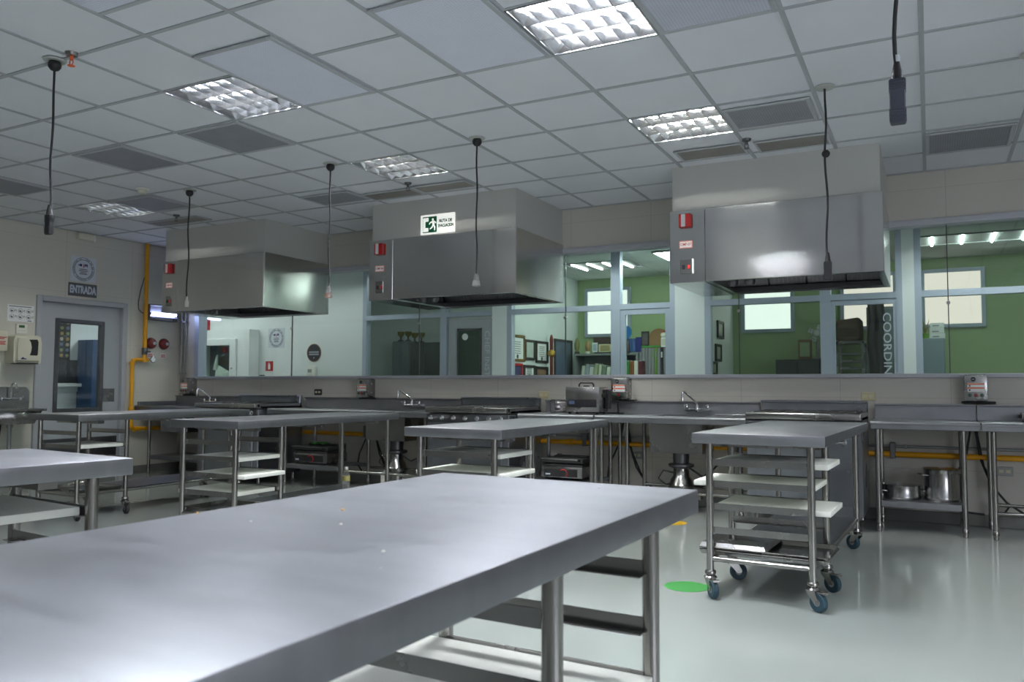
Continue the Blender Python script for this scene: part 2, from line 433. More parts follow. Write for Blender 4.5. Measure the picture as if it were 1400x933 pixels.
for x0, x1 in ((-7.18, -5.93), (-5.83, -5.12), (-4.83, -3.46), (-3.34, -2.72), (-2.24, -1.05), (-.94, -.30), (-.06, 1.9), (2.0, XR-.1)):
    mb = MB(); mb.box(x0, x1, CY+.045, CY+.051, 2.14, 2.80); mb.build('glass_pane', GL2, w2)
# chef instructor door
mb = MB(); mb.use(DOORPT)
x0, x1, g0, g1 = -5.80, -5.12, -5.66, -5.28
mb.box(x0, g0, CY+.01, CY+.06, .01, 2.03); mb.box(g1, x1, CY+.01, CY+.06, .01, 2.03); mb.box(g0, g1, CY+.01, CY+.06, 1.91, 2.03); mb.box(g0, g1, CY+.01, CY+.06, .01, .9)
d2 = struct(mb.build('door_2'))
mb = MB(); mb.box(g0, g1, CY+.03, CY+.036, .9, 1.91); mb.build('door_glass', glass('dim_glass', (.38, .46, .42, 1)), d2)
mb = MB()
for a, b, c, d in ((g0, g0+.025, .9, 1.91), (g1-.025, g1, .9, 1.91), (g0, g1, 1.885, 1.91)): mb.box(a, b, CY, CY+.02, c, d)
mb.build('glass_bead', DARKST, d2)
text('CHEF INSTRUCTOR', .105, (-5.20, CY+.008, 1.31), AXF, SILVERL, d2, spin=-PI/2, bold=.001, sx=1.22)
mb = MB(); mb.lathe([(0, 0), (.045, 0), (.045, .004), (0, .004)], n=28, M=Matrix.Translation((-5.55, CY+.03, 1.80)) @ AXF); mb.build('door_sticker', PAPER, d2)
# coordinator door, glazed over its whole width
mb = MB(); mb.use(ALU)
for a, b, c, d in ((-.94, -.90, .01, 2.07), (-.33, -.30, .01, 2.07), (-.90, -.33, 2.02, 2.07), (-.90, -.33, .01, .12)): mb.box(a, b, CY+.01, CY+.06, c, d)
d3 = struct(mb.build('door_3'))
mb = MB(); mb.box(-.90, -.33, CY+.03, CY+.036, .12, 2.02); mb.build('door_glass', GL2, d3)
text('COORDINADOR', .11, (-.395, CY+.024, 1.40), AXF, SILVERL, d3, spin=-PI/2, bold=.0005, sx=1.27)
# glazed sliding panel frame of the second office
mb = MB()
for a, b, c, d in ((-3.34, -3.28, .01, 2.07), (-2.78, -2.72, .01, 2.07), (-3.28, -2.78, 2.01, 2.07), (-3.28, -2.78, .01, .1)): mb.box(a, b, CY+.01, CY+.06, c, d)
d4 = struct(mb.build('door_4', ALU)); mb = MB(); mb.box(-3.28, -2.78, CY+.03, CY+.036, .1, 2.01); mb.build('door_glass', GL2, d4)
# outside windows of the offices: frosted panes lit by daylight
DAYL = emis('frosted_daylight', (.97, 1, .97, 1), .74); DAYP = emis('frosted_daylight_pink', (1, .86, .80, 1), .62)
k = 5
for x0, x1, z0, z1, m in ((-4.77, -4.02, 1.90, 2.66, DAYL), (-2.37, -1.65, 1.90, 2.66, DAYL), (-1.06, -.36, 1.90, 2.66, DAYP), (-.09, .64, 1.90, 2.66, DAYP)):
    mb = MB()
    for a, b, c, d in ((x0, x0+.05, z0, z1), (x1-.05, x1, z0, z1), (x0+.05, x1-.05, z0, z0+.05), (x0+.05, x1-.05, z1-.05, z1)): mb.box(a, b, OY-.05, OY, c, d, .004)
    mb.box((x0+x1)/2-.02, (x0+x1)/2+.06, OY-.06, OY-.05, z0+.02, z0+.045)
    w = struct(mb.build('window_%d' % k, ALU)); k += 1
    mb = MB(); mb.box(x0+.05, x1-.05, OY-.03, OY-.02, z0+.05, z1-.05); mb.build('frosted_pane', m, w)

# ------------------------------------------------------------------ ceiling lights
REFL = mat('fixture_reflector', (.70, .71, .73), .20, 1., .02, 5)
HOUSE = mat('fixture_white', rgb(236, 238, 240), .4, 0, .02, 5)
LOUV = mat('louver_mirror', (.74, .75, .77), .16, 1., .02, 5)
TUBEC = emis('lamp_tube_cool', (.90, .94, 1, 1), 460)
TUBED = emis('lamp_tube_dim', (.98, 1, .94, 1), 230)
TUBEF = emis('lamp_tube_far', (.98, 1, .94, 1), 170)
TUBES = emis('lamp_tube_overhead', (.90, .94, 1, 1), 330)
TUBEN = emis('lamp_tube_near', (.90, .94, 1, 1), 260)
def make_light(i, j, m, label):
    t = thing('ceiling_light', label, 'ceiling light', (gx(i)+T/2, gy(j)+T/2, H), 0, 'recessed fluorescent ceiling lights')
    h = .292
    mb = MB()
    for a, b, c, d in ((-h-.013, -h, -h-.013, h+.013), (h, h+.013, -h-.013, h+.013), (-h, h, -h-.013, -h), (-h, h, h, h+.013)): mb.box(a, b, c, d, -.008, .12)
    mb.box(-h-.013, h+.013, -h-.013, h+.013, .12, .13)
    mb.build('housing', REFL, t)
    for y in (-.195, 0, .195):
        mb = MB(); mb.cyl((-.27, y, .075), (.27, y, .075), .014, 10); mb.build('lamp_tube', m, t)
    mb = MB()
    for y in (-.0973, .0973): mb.prism([(-.014, .045), (.014, .045), (.003, -.004), (-.003, -.004)], 2*h, Matrix.Translation((-h, y, 0)) @ Matrix(((0, 0, 1, 0), (1, 0, 0, 0), (0, 1, 0, 0), (0, 0, 0, 1))))
    for y, s in ((-h, 1), (h, -1)): mb.poly([(-h, y, -.004), (h, y, -.004), (h, y+.02*s, .05), (-h, y+.02*s, .05)])
    for x, q in ((-h, 1), (h, -1)): mb.poly([(x, -h, -.004), (x, h, -.004), (x+.03*q, h, .055), (x+.03*q, -h, .055)])
    for n in range(1, 6):
        x = -h+2*h*n/6
        mb.prism([(-.011, .04), (.011, .04), (.0025, -.003), (-.0025, -.003)], 2*h, Matrix.Translation((x, h, 0)) @ Matrix(((1, 0, 0, 0), (0, 0, -1, 0), (0, 1, 0, 0), (0, 0, 0, 1))))
    mb.build('louver', LOUV, t)
    return t
LAB = {(-3, -1): 'lit square louvered ceiling light beside the pale perforated panel, left of centre', (1, -1): 'brightest lit louvered ceiling light, at the top edge of the photo',
       (-3, 2): 'lit square louvered ceiling light in front of the middle hood soffit', (1, 2): 'lit square louvered ceiling light in front of the right hood soffit',
       (-9, 2): 'farthest lit louvered ceiling light, near the entrance wall'}
for i, j in LIGHTS:
    make_light(i, j, TUBEF if i == -9 else TUBES if (i, j) == (1, -5) else TUBEN if j < -2 else TUBED if (i, j) in ((-3, 2), (1, 2)) else TUBEC, LAB.get((i, j), 'louvered ceiling light out of the photo, over cell %s of the room' % {(6, -1): 'the right front', (5, 2): 'the right rear', (1, -5): 'the near middle', (-3, -5): 'the near left', (5, -5): 'the near right', (1, -9): 'the entrance middle', (-3, -9): 'the entrance left', (5, -9): 'the entrance right'}.get((i, j))))
# lamps of the corridor and the offices (panels set in their ceilings)
LFRAME = mat('lamp_frame_grey', rgb(112, 118, 118), .5, 0, .03, 8)
def panel_light(x0, x1, y0, y1, z, st, lab, col=(.96, 1, .99, 1), lip=.03):
    t = thing('panel_light', lab, 'ceiling light', ((x0+x1)/2, (y0+y1)/2, z), 0, 'ceiling lamps behind the window')
    a, b = (x1-x0)/2, (y1-y0)/2
    mb = MB()
    for q in ((-a-.02, -a, -b-.02, b+.02), (a, a+.02, -b-.02, b+.02), (-a, a, -b-.02, -b), (-a, a, b, b+.02)): mb.box(*q, -lip, 0)  # deep lip on unseen corridor lamps, added to shield the hood sides
    mb.build('light_frame', LFRAME, t)
    mb = MB(); mb.box(-a, a, -b, b, -.003, 0); mb.build('reflector_plate', LFRAME, t)
    n = 4
    for k in range(n):
        mb = MB(); x = -a+2*a*(k+.5)/n; mb.cyl((x, -b+.02, -.016), (x, b-.02, -.016), .012, 8)
        mb.build('lamp_tube', emis('tube_glow', col, st), t)
panel_light(-10.4, -9.4, 8.0, 8.7, 2.86, 46, 'ceiling lamp of the white corridor at the left', lip=.15)
panel_light(-8.3, -7.1, 8.2, 8.8, 2.86, 30, 'ceiling lamp of the white corridor above the posters', lip=.15)
panel_light(-10.8, -9.8, 5.6, 6.6, 2.86, 14, 'ceiling lamp beyond the entrance door')
panel_light(-3.9, -2.9, 8.2, 8.8, 2.86, 75, 'ceiling lamp of the corridor before the second office', lip=.15)
panel_light(0.2, 1.2, 8.2, 8.8, 2.86, 85, 'ceiling lamp of the corridor before the right office', lip=.15)
panel_light(-2.98, -2.68, 9.5, 10.3, OZ, 50, 'narrow fill lamp added to the bookshelf office, hidden behind the right hood')  # extra lamp out of view, added to light this office
panel_light(-4.4, -3.5, 10.0, 10.6, OZ, 11, 'lamp with bright tubes on the ceiling of the bookshelf office', lip=.012)
panel_light(-.1, 1.1, 9.9, 10.5, OZ, 34, 'lamp on the ceiling of the right green office', lip=.012)
panel_light(-6.6, -5.9, 9.9, 10.4, OZ, 22, 'dim lamp of the left office')

# ------------------------------------------------------------------ ceiling vents
PERF = dots(mat('perforated_panel_pale', rgb(222, 224, 238), .5, 0, .05, 6), 62, .86)
PERFD = dots(mat('perforated_panel_grey', rgb(146, 148, 156), .55, 0, .18, 5), 62, .65)
PERFB = dots(mat('perforated_panel_brown', rgb(138, 134, 130), .6, 0, .25, 5), 62, .65)
VFR = mat('vent_frame', rgb(176, 179, 184), .45, 0, .04, 6)
def make_vent(x0, x1, y0, y1, m, label, fr=.028, drop=.012):
    t = thing('ceiling_vent', label, 'ceiling vent', ((x0+x1)/2, (y0+y1)/2, H-.0062), 0, 'perforated panels in the ceiling')
    a, b = (x1-x0)/2, (y1-y0)/2
    mb = MB()
    for q in ((-a, -a+fr, -b, b), (a-fr, a, -b, b), (-a+fr, a-fr, -b, -b+fr), (-a+fr, a-fr, b-fr, b)): mb.box(*q, -drop, 0, .003)
    mb.build('vent_frame', VFR, t)
    mb = MB(); mb.box(-a+fr, a-fr, -b+fr, b-fr, -drop*.55, -.001); mb.build('perforated_plate', m, t)
def cellv(i0, i1, j0, j1, m, label, **k): make_vent(gx(0)+T*i0+.008, gx(0)+T*i1-.008, gy(0)+T*j0+.008, gy(0)+T*j1-.008, m, label, **k)
cellv(-2, -1, -1.53, 0, PERF, 'large pale perforated panel beside the left ceiling light')
cellv(0, 1, -1.53, 0, PERF, 'large pale perforated panel left of the brightest ceiling light')
cellv(-2, -1, -3.95, -2.43, PERF, 'pale perforated panel cut by the top edge of the photo')
cellv(2, 3, -1.53, 0, dots(mat('perforated_panel_mid', rgb(196, 198, 212), .5, 0, .12, 6), 62, .8), 'grey perforated panel right of the brightest ceiling light')
cellv(-4, -3, 0, 1, PERFD, 'dark perforated panel behind the left ceiling light')
cellv(-6, -5, 0, 1, PERFD, 'dark perforated panel above and left of the smoke detector')
cellv(-9, -8, .1, 1.1, PERFD, 'dark perforated panel at the left edge of the photo')
cellv(-8, -7, 2, 2.92, PERFD, 'dark perforated panel beside the farthest ceiling light')
cellv(-9, -7.6, 3.45, 3.85, PERFB, 'narrow brownish panel before the left hood soffit', fr=.02)
cellv(-5, -4, 3.2, 3.85, PERFD, 'dark perforated panel right of the left hood soffit', fr=.02)
cellv(-4, -3, 3.5, 3.95, PERFB, 'narrow brownish panel left of the middle sprinkler', fr=.02)
cellv(-3, -2, 3.45, 3.88, PERFB, 'narrow brownish panel right of the middle sprinkler', fr=.02)
cellv(2.02, 2.96, 2.15, 2.93, PERFD, 'grey perforated panel right of the rear right ceiling light')
cellv(1.1, 2, 3.45, 3.95, PERFB, 'narrow brownish panel left of the sprinkler by the right hood', fr=.02)
cellv(2.1, 3, 3.5, 4.0, PERFB, 'narrow brownish panel behind the cord with the ball', fr=.02)
cellv(4, 4.97, 4.1, 5.08, PERFD, 'grey perforated panel near the right edge of the photo')

# ------------------------------------------------------------------ hanging sockets, sprinklers, detector
PALED = mat('ceiling_rose_pale', rgb(176, 178, 174), .5, 0, .04, 9)
CLEARPL = mat('clear_plastic', (.9, .9, .9), .08, 0, .02, 9, trans=.85)
NEON = mat('orange_lamp', rgb(230, 120, 60), .4, 0, .05, 9)
def cable_pts(z0, z1, n=14, amp=.006, ph=0.):
    return [(amp*math.sin(ph+k*.9)*min(1, k/3), amp*.6*math.cos(ph*2+k*.7)*min(1, k/3), z0+(z1-z0)*k/n) for k in range(n+1)]
def pendant(x, y, zend, kind, label, zdome=None):
    t = thing('hanging_socket', label, 'hanging power cord', (x, y, H-.0065), 0, 'power cords hanging from the ceiling')
    mb = MB(); mb.lathe([(0, 0), (.062, 0), (.058, -.006), (0, -.007)], n=28); mb.build('ceiling_rose', PALED, t)
    if zdome is None:
        mb = MB(); mb.lathe([(0, -.006), (.03, -.008), (.036, -.022), (.034, -.04), (.022, -.056), (.008, -.062), (0, -.062)], n=20); mb.build('strain_dome', BLACK, t)
    else:
        z = zdome-H
        mb = MB(); mb.lathe([(0, z+.024), (.013, z+.021), (.022, z+.011), (.025, z), (.022, z-.011), (.013, z-.021), (0, z-.024)], n=20); mb.build('cord_ball', BLACK, t)
    L = zend-H
    top = {'bar': .17, 'big': .2, 'clear': .12, 'plug': .1}[kind]
    mb = MB(); mb.sweep(cable_pts(-.01, L+top-.03, ph=x), .0065, 8); mb.build('cable', RUBBER, t)
    if kind in ('bar', 'big'):
        w, d = (.022, .014) if kind == 'bar' else (.023, .018)
        mb = MB(); mb.box(-w, w, -d, d, L, L+top-.055, .004)
        for k in range(5):
            for zz in (L+.012+k*.008, L+top-.062-k*.008): mb.box(-w-.0015, w+.0015, -d-.0015, d+.0015, zz-.0018, zz+.0018)
        mb.build('socket_body', BLACK if kind == 'bar' else mat('grey_socket_plastic', rgb(62, 66, 78), .5, 0, .08, 20), t)
        mb = MB(); mb.sweep([(0, 0, L+top-.056), (0, 0, L+top-.03), (0, 0, L+top)], [w*.8, .015, .009], 12); mb.build('cable_boot', BLACK, t)
        if kind == 'big': mb = MB(); mb.cyl((0, 0, L+top), (0, 0, L+top+.022), .010, 12); mb.build('silver_collar', mat('collar_silver', rgb(200, 204, 210), .3, .6, .03, 9), t)
    elif kind == 'clear':
        mb = MB(); mb.lathe([(.014, L+.10), (.018, L+.085), (.024, L+.05), (.032, L+.018), (.030, L+.006), (0, L), (0, L+.004), (.026, L+.010), (.028, L+.018), (.020, L+.05), (.014, L+.08), (.012, L+.098)], n=20); mb.build('clear_socket', CLEARPL, t)
        mb = MB(); mb.cyl((0, 0, L+.05), (0, 0, L+.11), .008, 10, .010); mb.build('cable_boot', BLACK, t)
        mb = MB(); mb.box(-.016, .016, -.012, .012, L+.014, L+.046, .004); mb.build('socket_insert', NEON if x > -4.5 and x < -4 else WHITEPL, t)
    else:
        mb = MB(); mb.box(-.018, .018, -.013, .013, L, L+.06, .005); mb.sweep([(0, 0, L+.058), (0, 0, L+.085), (0, 0, L+.1)], [.012, .01, .008], 12); mb.build('plug_body', WHITEPL, t)
pendant(-4.40, 2.80, 1.995, 'bar', 'black cord with a black socket bar, leftmost, hanging beside the orange sprinkler')
pendant(-6.21, 5.31, 1.885, 'plug', 'black cord with a pale plug hanging before the left hood')
pendant(-4.41, 5.20, 1.87, 'clear', 'black cord with a clear socket hanging at the right end of the left hood')
pendant(-2.97, 5.15, 1.88, 'clear', 'black cord with a clear bell socket hanging before the middle hood')
pendant(-.54, 5.23, 1.80, 'bar', 'black cord with a ball and a thin socket bar before the right hood', zdome=2.583)
pendant(-.072, 2.80, 1.985, 'big', 'thick cord with a large grey socket bar hanging nearest, at upper right')
pendant(gx(4.89), gy(1.94), 2.2, 'bar', 'black cord beyond the right edge of the photo, only its ceiling disc showing')
def sprinkler(x, y, label, m=None, warm=False):
    t = thing('sprinkler', label, 'fire sprinkler', (x, y, H-.0065), 0, 'fire sprinklers on the ceiling')
    mb = MB(); mb.lathe([(0, .0065), (.036, .0065), (.030, -.010), (.012, -.014), (0, -.014)], n=20); mb.build('escutcheon', DARKST if not warm else STEEL, t)
    mb = MB(); mb.cyl((0, 0, -.012), (0, 0, -.035), .010); mb.sweep([(.010, 0, -.03), (.016, 0, -.05), (.004, 0, -.066)], .003, 6); mb.sweep([(-.010, 0, -.03), (-.016, 0, -.05), (-.004, 0, -.066)], .003, 6)
    mb.lathe([(0, -.064), (.02, -.066), (.02, -.069), (0, -.071)], n=14); mb.build('sprinkler_head', m or DARKST, t)
sprinkler(gx(-2.93), gy(-2.05), 'sprinkler with an orange cap next to the leftmost cord', ORANGE, True)
sprinkler(gx(-7.93), gy(3.31), 'dark sprinkler before the left hood soffit')
sprinkler(gx(-2.9), gy(3.28), 'dark sprinkler before the middle hood soffit')
sprinkler(gx(2.06), gy(3.38), 'dark sprinkler before the right hood soffit')
t = thing('smoke_detector', 'round white smoke detector on the ceiling near the farthest light', 'smoke detector', (gx(-6.75), gy(1.69), H-.0065))
mb = MB(); mb.lathe([(0, 0), (.062, 0), (.062, -.012), (.05, -.018), (0, -.018)], n=28); mb.build('detector_base', WHITEPL, t)
mb = MB(); mb.lathe([(0, -.018), (.042, -.018), (.046, -.03), (.036, -.048), (0, -.052)], n=28); mb.build('detector_dome', CREAMPL, t)
# ------------------------------------------------------------------ exhaust hoods
HZ0, HZ1, HY0 = 2.012, 2.625, 6.62
def make_hood(x0, xs, x1, code, label, bar=False):
    t = thing('exhaust_hood', label, 'exhaust hood', ((x0+x1)/2, (HY0+YB)/2, HZ0), 0, 'stainless exhaust hoods along the back wall')
    ox, oy, oz = (x0+x1)/2, (HY0+YB)/2, HZ0
    h = HZ1-HZ0; y0, y1 = HY0-oy, YB-.003-oy
    a, s, b = x0-ox, xs-ox, x1-ox
    mb = MB()   # canopy: four skins, a top and a drip lip, open below
    mb.box(s+.003, b, y0, y0+.012, 0, h, .003); mb.box(b-.012, b, y0+.012, y1, 0, h, .003); mb.box(s+.003, s+.012, y0+.012, y1, 0, h); mb.box(s+.012, b-.012, y1-.012, y1, 0, h)
    mb.box(s+.012, b-.012, y0+.012, y1-.012, h-.015, h)
    mb.box(s+.012, b-.012, y0+.012, y0+.05, .002, .010); mb.box(b-.05, b-.012, y0+.05, y1-.012, .002, .010); mb.box(s+.012, s+.05, y0+.05, y1-.012, .002, .010)
    mb.build('canopy', HOODST, t)
    mb = MB(); mb.box(a, s, y0, y1, -.004, h-.004, .004); mb.build('control_cabinet', HOODST, t)
    mb = MB()   # filter bank leaning at the back
    n = 4; w = (b-s-.04)/n
    for k in range(n):
        xx = s+.02+w*k
        M = Matrix.Translation((xx, y1-.10, .06)) @ Matrix.Rotation(math.radians(35), 4, 'X')
        mb.box(.004, w-.004, -.02, .02, 0, .5, .004, M=M)
        for q in range(7): mb.box(.03+(w-.06)*q/7, .03+(w-.06)*(q+.55)/7, -.026, -.02, .02, .48, M=M)
    mb.build('grease_filter', DARKST, t)
    mb = MB(); mb.box(s+.012, b-.012, y1-.14, y1-.012, .004, .05); mb.build('grease_trough', DARKST, t)
    mb = MB()
    for xx in (s+.16, s+.30): mb.sweep([(xx, y0+.32, .02), (xx, y0+.32, .10)], [.045, .03], 16); mb.lathe([(0, -.03), (.03, -.024), (.045, 0), (.045, .022), (0, .03)], (xx, y0+.32, .01), 16)
    mb.box(s+.12, s+.34, y0+.27, y0+.37, .09, .14, .01)
    mb.build('hood_lamp', DARKST, t)
    mb = MB(); mb.cyl((b-.055, y0+.07, .05), (b-.03, y0+.05, .05), .014, 12); mb.build('drain_cup', CHROME, t)
    cx = (a+s)/2-.01
    mb = MB(); mb.box(cx-.052, cx+.052, y0-.035, y0, .46, .575, .005); st = mb.build('pull_station', RED, t)
    mb = MB(); mb.box(cx-.03, cx+.006, y0-.040, y0-.035, .465, .572, .002); mb.build('pull_handle', PAPER, st)
    mb = MB(); mb.box(cx-.056, cx+.056, y0-.003, y0, .288, .350); lb = mb.build('code_plate', mat('salmon_border', rgb(222, 150, 140), .5, 0, .04, 14), t)
    mb = MB(); mb.box(cx-.048, cx+.048, y0-.0036, y0-.003, .296, .342); mb.build('plate_face', PAPER, lb)
    text(code, .034, (cx, y0-.0042, .319), AXF, REDINK, lb, bold=.0004, sx=.8)
    mb = MB(); mb.box(cx-.05, cx+.045, y0-.006, y0, .07, .19, .003); sw = mb.build('switch_plate', STEEL, t)
    mb = MB(); mb.box(cx-.034, cx-.010, y0-.014, y0-.006, .11, .145, .003); mb.build('black_rocker', BLACK, sw)
    mb = MB(); mb.box(cx+.014, cx+.036, y0-.014, y0-.006, .11, .145, .003); mb.build('red_rocker', RED, sw)
    if bar: mb = MB(); mb.box(cx+.052, cx+.066, y0-.012, y0, .07, .195, .003); mb.build('white_bar', PAPER, t)
make_hood(-8.175, -7.90, -6.54, 'CMP-05', 'stainless exhaust hood at far left, next to the entrance corner')
make_hood(-5.09, -4.793, -3.395, 'CMP-06', 'stainless exhaust hood in the middle, below the green exit sign')
make_hood(-1.932, -1.635, -.288, 'CMP-07', 'stainless exhaust hood on the right with bright reflections and a white bar', bar=True)

t = thing('exit_sign', 'lit white and green evacuation route sign above the middle hood', 'exit sign', (-4.27, 6.644, 2.735))
mb = MB(); mb.box(-.20, .20, -.012, .0, -.098, .098, .006); mb.build('sign_body', mat('lit_sign_white', rgb(250, 250, 244), .4, 0, .01, 8, emit=.4), t)
LITG = mat('lit_sign_green', rgb(4, 92, 56), .5, 0, .03, 8, emit=.10)
mb = MB(); mb.box(-.172, -.006, -.0132, -.012, -.082, .078); mb.build('green_field', LITG, t)
WLIT = MATS['lit_sign_white']
mb = MB()
for q in ((-.166, -.140, -.072, .066), (-.140, -.104, .030, .066), (-.140, -.104, -.072, -.034)): mb.box(q[0], q[1], -.0142, -.0132, q[2], q[3])
mb.build('door_symbol', WLIT, t)
mb = MB()
A0 = Matrix.Translation((0, -.0132, 0)) @ AXF
mb.prism(circ(.0115, 16, -.052, .046), .001, A0)
for p in ([(-.062, .030), (-.044, .034), (-.030, .002), (-.040, -.012), (-.056, -.010)], [(-.056, -.008), (-.042, -.010), (-.056, -.036), (-.084, -.052), (-.088, -.042), (-.068, -.028)], [(-.048, -.010), (-.036, -.004), (-.022, -.030), (-.026, -.064), (-.037, -.064), (-.036, -.034)], [(-.046, .030), (-.036, .022), (-.016, .004), (-.012, .014), (-.032, .032)], [(-.062, .030), (-.056, .018), (-.082, .010), (-.092, -.004), (-.098, .002), (-.088, .020)]):
    mb.prism(p, .001, A0)
mb.build('running_figure', WLIT, t)
text('RUTA DE', .042, (.095, -.0125, .024), AXF, SIGNGREEN, t, bold=.0022, sx=.85)
text('EVACUACION', .042, (.098, -.0125, -.024), AXF, SIGNGREEN, t, bold=.0022, sx=.66)

# ------------------------------------------------------------------ ranges
def make_range(x0, x1, label, knobs=7):
    t = thing('gas_range', label, 'gas range', ((x0+x1)/2, 7.28, 0), 0, 'gas ranges under the hoods')
    w = (x1-x0)/2; y0, y1 = 6.92-7.28, .37
    mb = MB(); mb.box(-w, w, y0, y1, .12, .86, .006); mb.box(-w+.02, w-.02, y0+.05, y1, .09, .12); mb.build('range_body', RANGEST, t)
    mb = MB(); mb.box(-w, w, y0-.03, y0, .775, .865, .01, 2); mb.build('control_panel', DARKST, t)
    for k in range(knobs):
        x = -w*.86+2*w*.86*k/(knobs-1)
        mb = MB(); mb.lathe([(.024, 0), (.024, .012), (.016, .014), (.017, .038), (.014, .042), (0, .042)], n=18, M=Matrix.Translation((x, y0-.03, .822)) @ AXF)
        mb.box(x-.004, x+.004, y0-.085, y0-.05, .806, .838, .002); mb.build('burner_knob', CHROME, t)
    mb = MB(); mb.box(-w, w, y0-.06, y0+.03, .875, .932, .012, 3); mb.build('landing_ledge', STEEL, t)
    mb = MB(); mb.box(-w, w, y0+.03, y1, .86, .90, .004); mb.build('cooktop', DARKST, t)
    for q in (w-.03, -w): mb = MB(); mb.box(q, q+.03, y0-.02, y1-.02, .872, .928, .004); mb.build('side_rail', STEEL, t)
    n = 3; gw = (2*w-.08)/n
    for k in range(n):
        for r in range(2):
            cx, cy = -w+.04+gw*(k+.5), y0+.19+r*.30
            mb = MB(); e = gw/2-.008; f = .14
            for q in ((-e, e, -f, -f+.016), (-e, e, f-.016, f), (-e, -e+.016, -f, f), (e-.016, e, -f, f), (-e, e, -.007, .007), (-.007, .007, -f, f)): mb.box(cx+q[0], cx+q[1], cy+q[2], cy+q[3], .918, .938, .002)
            for q in ((-e, -f), (e-.016, -f), (-e, f-.016), (e-.016, f-.016)): mb.box(cx+q[0], cx+q[0]+.016, cy+q[1], cy+q[1]+.016, .90, .92)
            gr = mb.build('burner_grate', IRON, t)
            mb = MB(); mb.lathe([(.05, .90), (.05, .912), (.035, .918), (0, .918)], (cx, cy, 0), 20); mb.build('burner_head', IRON, gr)
    mb = MB(); mb.box(-w, w, y1-.05, y1, .86, 1.022, .006); mb.box(-w, w, y1-.09, y1-.05, 1.0, 1.022, .005); mb.build('backguard', RANGEST, t)
    mb = MB(); mb.box(-w+.075, w-.07, y0-.022, y0, .20, .735, .006); dr = mb.build('oven_door', RANGEST, t)
    mb = MB(); mb.sweep([(-w+.13, y0-.022, .70), (-w+.13, y0-.07, .70), (w-.14, y0-.07, .70), (w-.14, y0-.022, .70)], .011, 10)
    for x in (-w+.13, w-.14): mb.lathe([(.028, 0), (.024, .012), (0, .014)], n=18, M=Matrix.Translation((x, y0-.022, .70)) @ AXF)
    mb.build('door_handle', CHROME, dr)
    for x in (-w+.06, w-.06):
        for y in (y0+.08, y1-.08):
            mb = MB(); mb.lathe([(.016, 0), (.026, .008), (.022, .03), (.018, .10), (.018, .12)], (x, y, 0), 14); mb.build('range_foot', TUBEST, t)
make_range(-1.375, -.485, 'gas range on the right with bright ledge, directly behind the wheeled table')
make_range(-4.55, -3.62, 'gas range in the middle with a row of chrome knobs, left of the heater')
make_range(-7.85, -6.87, 'gas range at the left beneath the left hood')

# ------------------------------------------------------------------ wall counters
CZ, FY, RY = .872, 7.02, 7.70
def leg_foot(mb, x, y, z1, r=.02):
    mb.sweep([(x, y, .06), (x, y, z1)], r, 14)
    mb.lathe([(.013, 0), (.019, .006), (.019, .03), (.023, .034), (.023, .065), (.02, .07)], (x, y, 0), 14)
def make_counter(x0, x1, label, legs, basin=None, shelf=None, rails=None, side=False, lip=True):
    ox, oy = (x0+x1)/2, (FY+RY)/2
    t = thing('steel_counter', label, 'steel counter', (ox, oy, 0), 0, 'stainless counters along the back wall')
    a, b, y0, y1 = x0-ox+.002, x1-ox-.002, FY-oy, RY-oy
    mb = MB(); mb.use(TOPST)
    if basin:
        c, d, by0, by1, bz = basin[0]-ox, basin[1]-ox, y0+.10, y1-.16, basin[2]
        mb.box(a, c, y0+.02, y1, CZ-.012, CZ); mb.box(d, b, y0+.02, y1, CZ-.012, CZ); mb.box(c, d, y0+.02, by0, CZ-.012, CZ); mb.box(c, d, by1, y1, CZ-.012, CZ)
    else: mb.box(a, b, y0+.02, y1, CZ-.012, CZ)
    mb.sweep([(a, y0+.024, CZ-.018), (b, y0+.024, CZ-.018)], .024, 14); mb.box(a, b, y0+.003, y0+.03, CZ-.062, CZ-.018, .004)
    mb.box(a, b, y1-.03, y1-.002, CZ-.06, CZ-.012)
    mb.build('countertop', None, t)
    mb = MB()
    mb.prism([(y1-.036, CZ), (y1-.001, CZ), (y1-.001, CZ+.128), (y1-.075+.02, CZ+.128), (y1-.075+.02, CZ+.116), (y1-.030, CZ+.112)], b-a, Matrix.Translation((a, 0, 0)) @ Matrix(((0, 0, 1, 0), (1, 0, 0, 0), (0, 1, 0, 0), (0, 0, 0, 1))))
    mb.build('backsplash', TOPST, t)
    if side: mb = MB(); mb.box(a, a+.03, y0+.04, y1-.04, CZ, CZ+.055, .004); mb.build('side_splash', TOPST, t)
    if basin:
        mb = MB(); e = .012
        mb.box(c-e, c, by0-e, by1+e, bz, CZ-.012); mb.box(d, d+e, by0-e, by1+e, bz, CZ-.012); mb.box(c, d, by0-e, by0, bz, CZ-.012); mb.box(c, d, by1, by1+e, bz, CZ-.012); mb.box(c-e, d+e, by0-e, by1+e, bz-.01, bz)
        mb.build('sink_basin', STEEL, t)
    for x in legs:
        for y in (y0+.055, y1-.12):
            mb = MB(); leg_foot(mb, x-ox, y, CZ-.014); mb.build('leg', TUBEST, t)
    if shelf:
        mb = MB(); mb.box(shelf[0]-ox, shelf[1]-ox, y0+.045, y1-.10, .238, .246); mb.box(shelf[0]-ox, shelf[1]-ox, y0+.038, y0+.046, .198, .246, .003); mb.box(shelf[0]-ox, shelf[1]-ox, y1-.11, y1-.10, .20, .246)
        mb.build('undershelf', TOPST, t)
    if rails:
        for y in (y0+.055, y1-.12):
            mb = MB(); mb.cyl((rails[0]-ox, y, .20), (rails[1]-ox, y, .20), .014, 12); mb.build('stretcher', TUBEST, t)
make_counter(.332, 1.9, 'stainless counter at the right edge, right of the joint under the control box', [.41, 1.80], rails=(.41, 1.80))
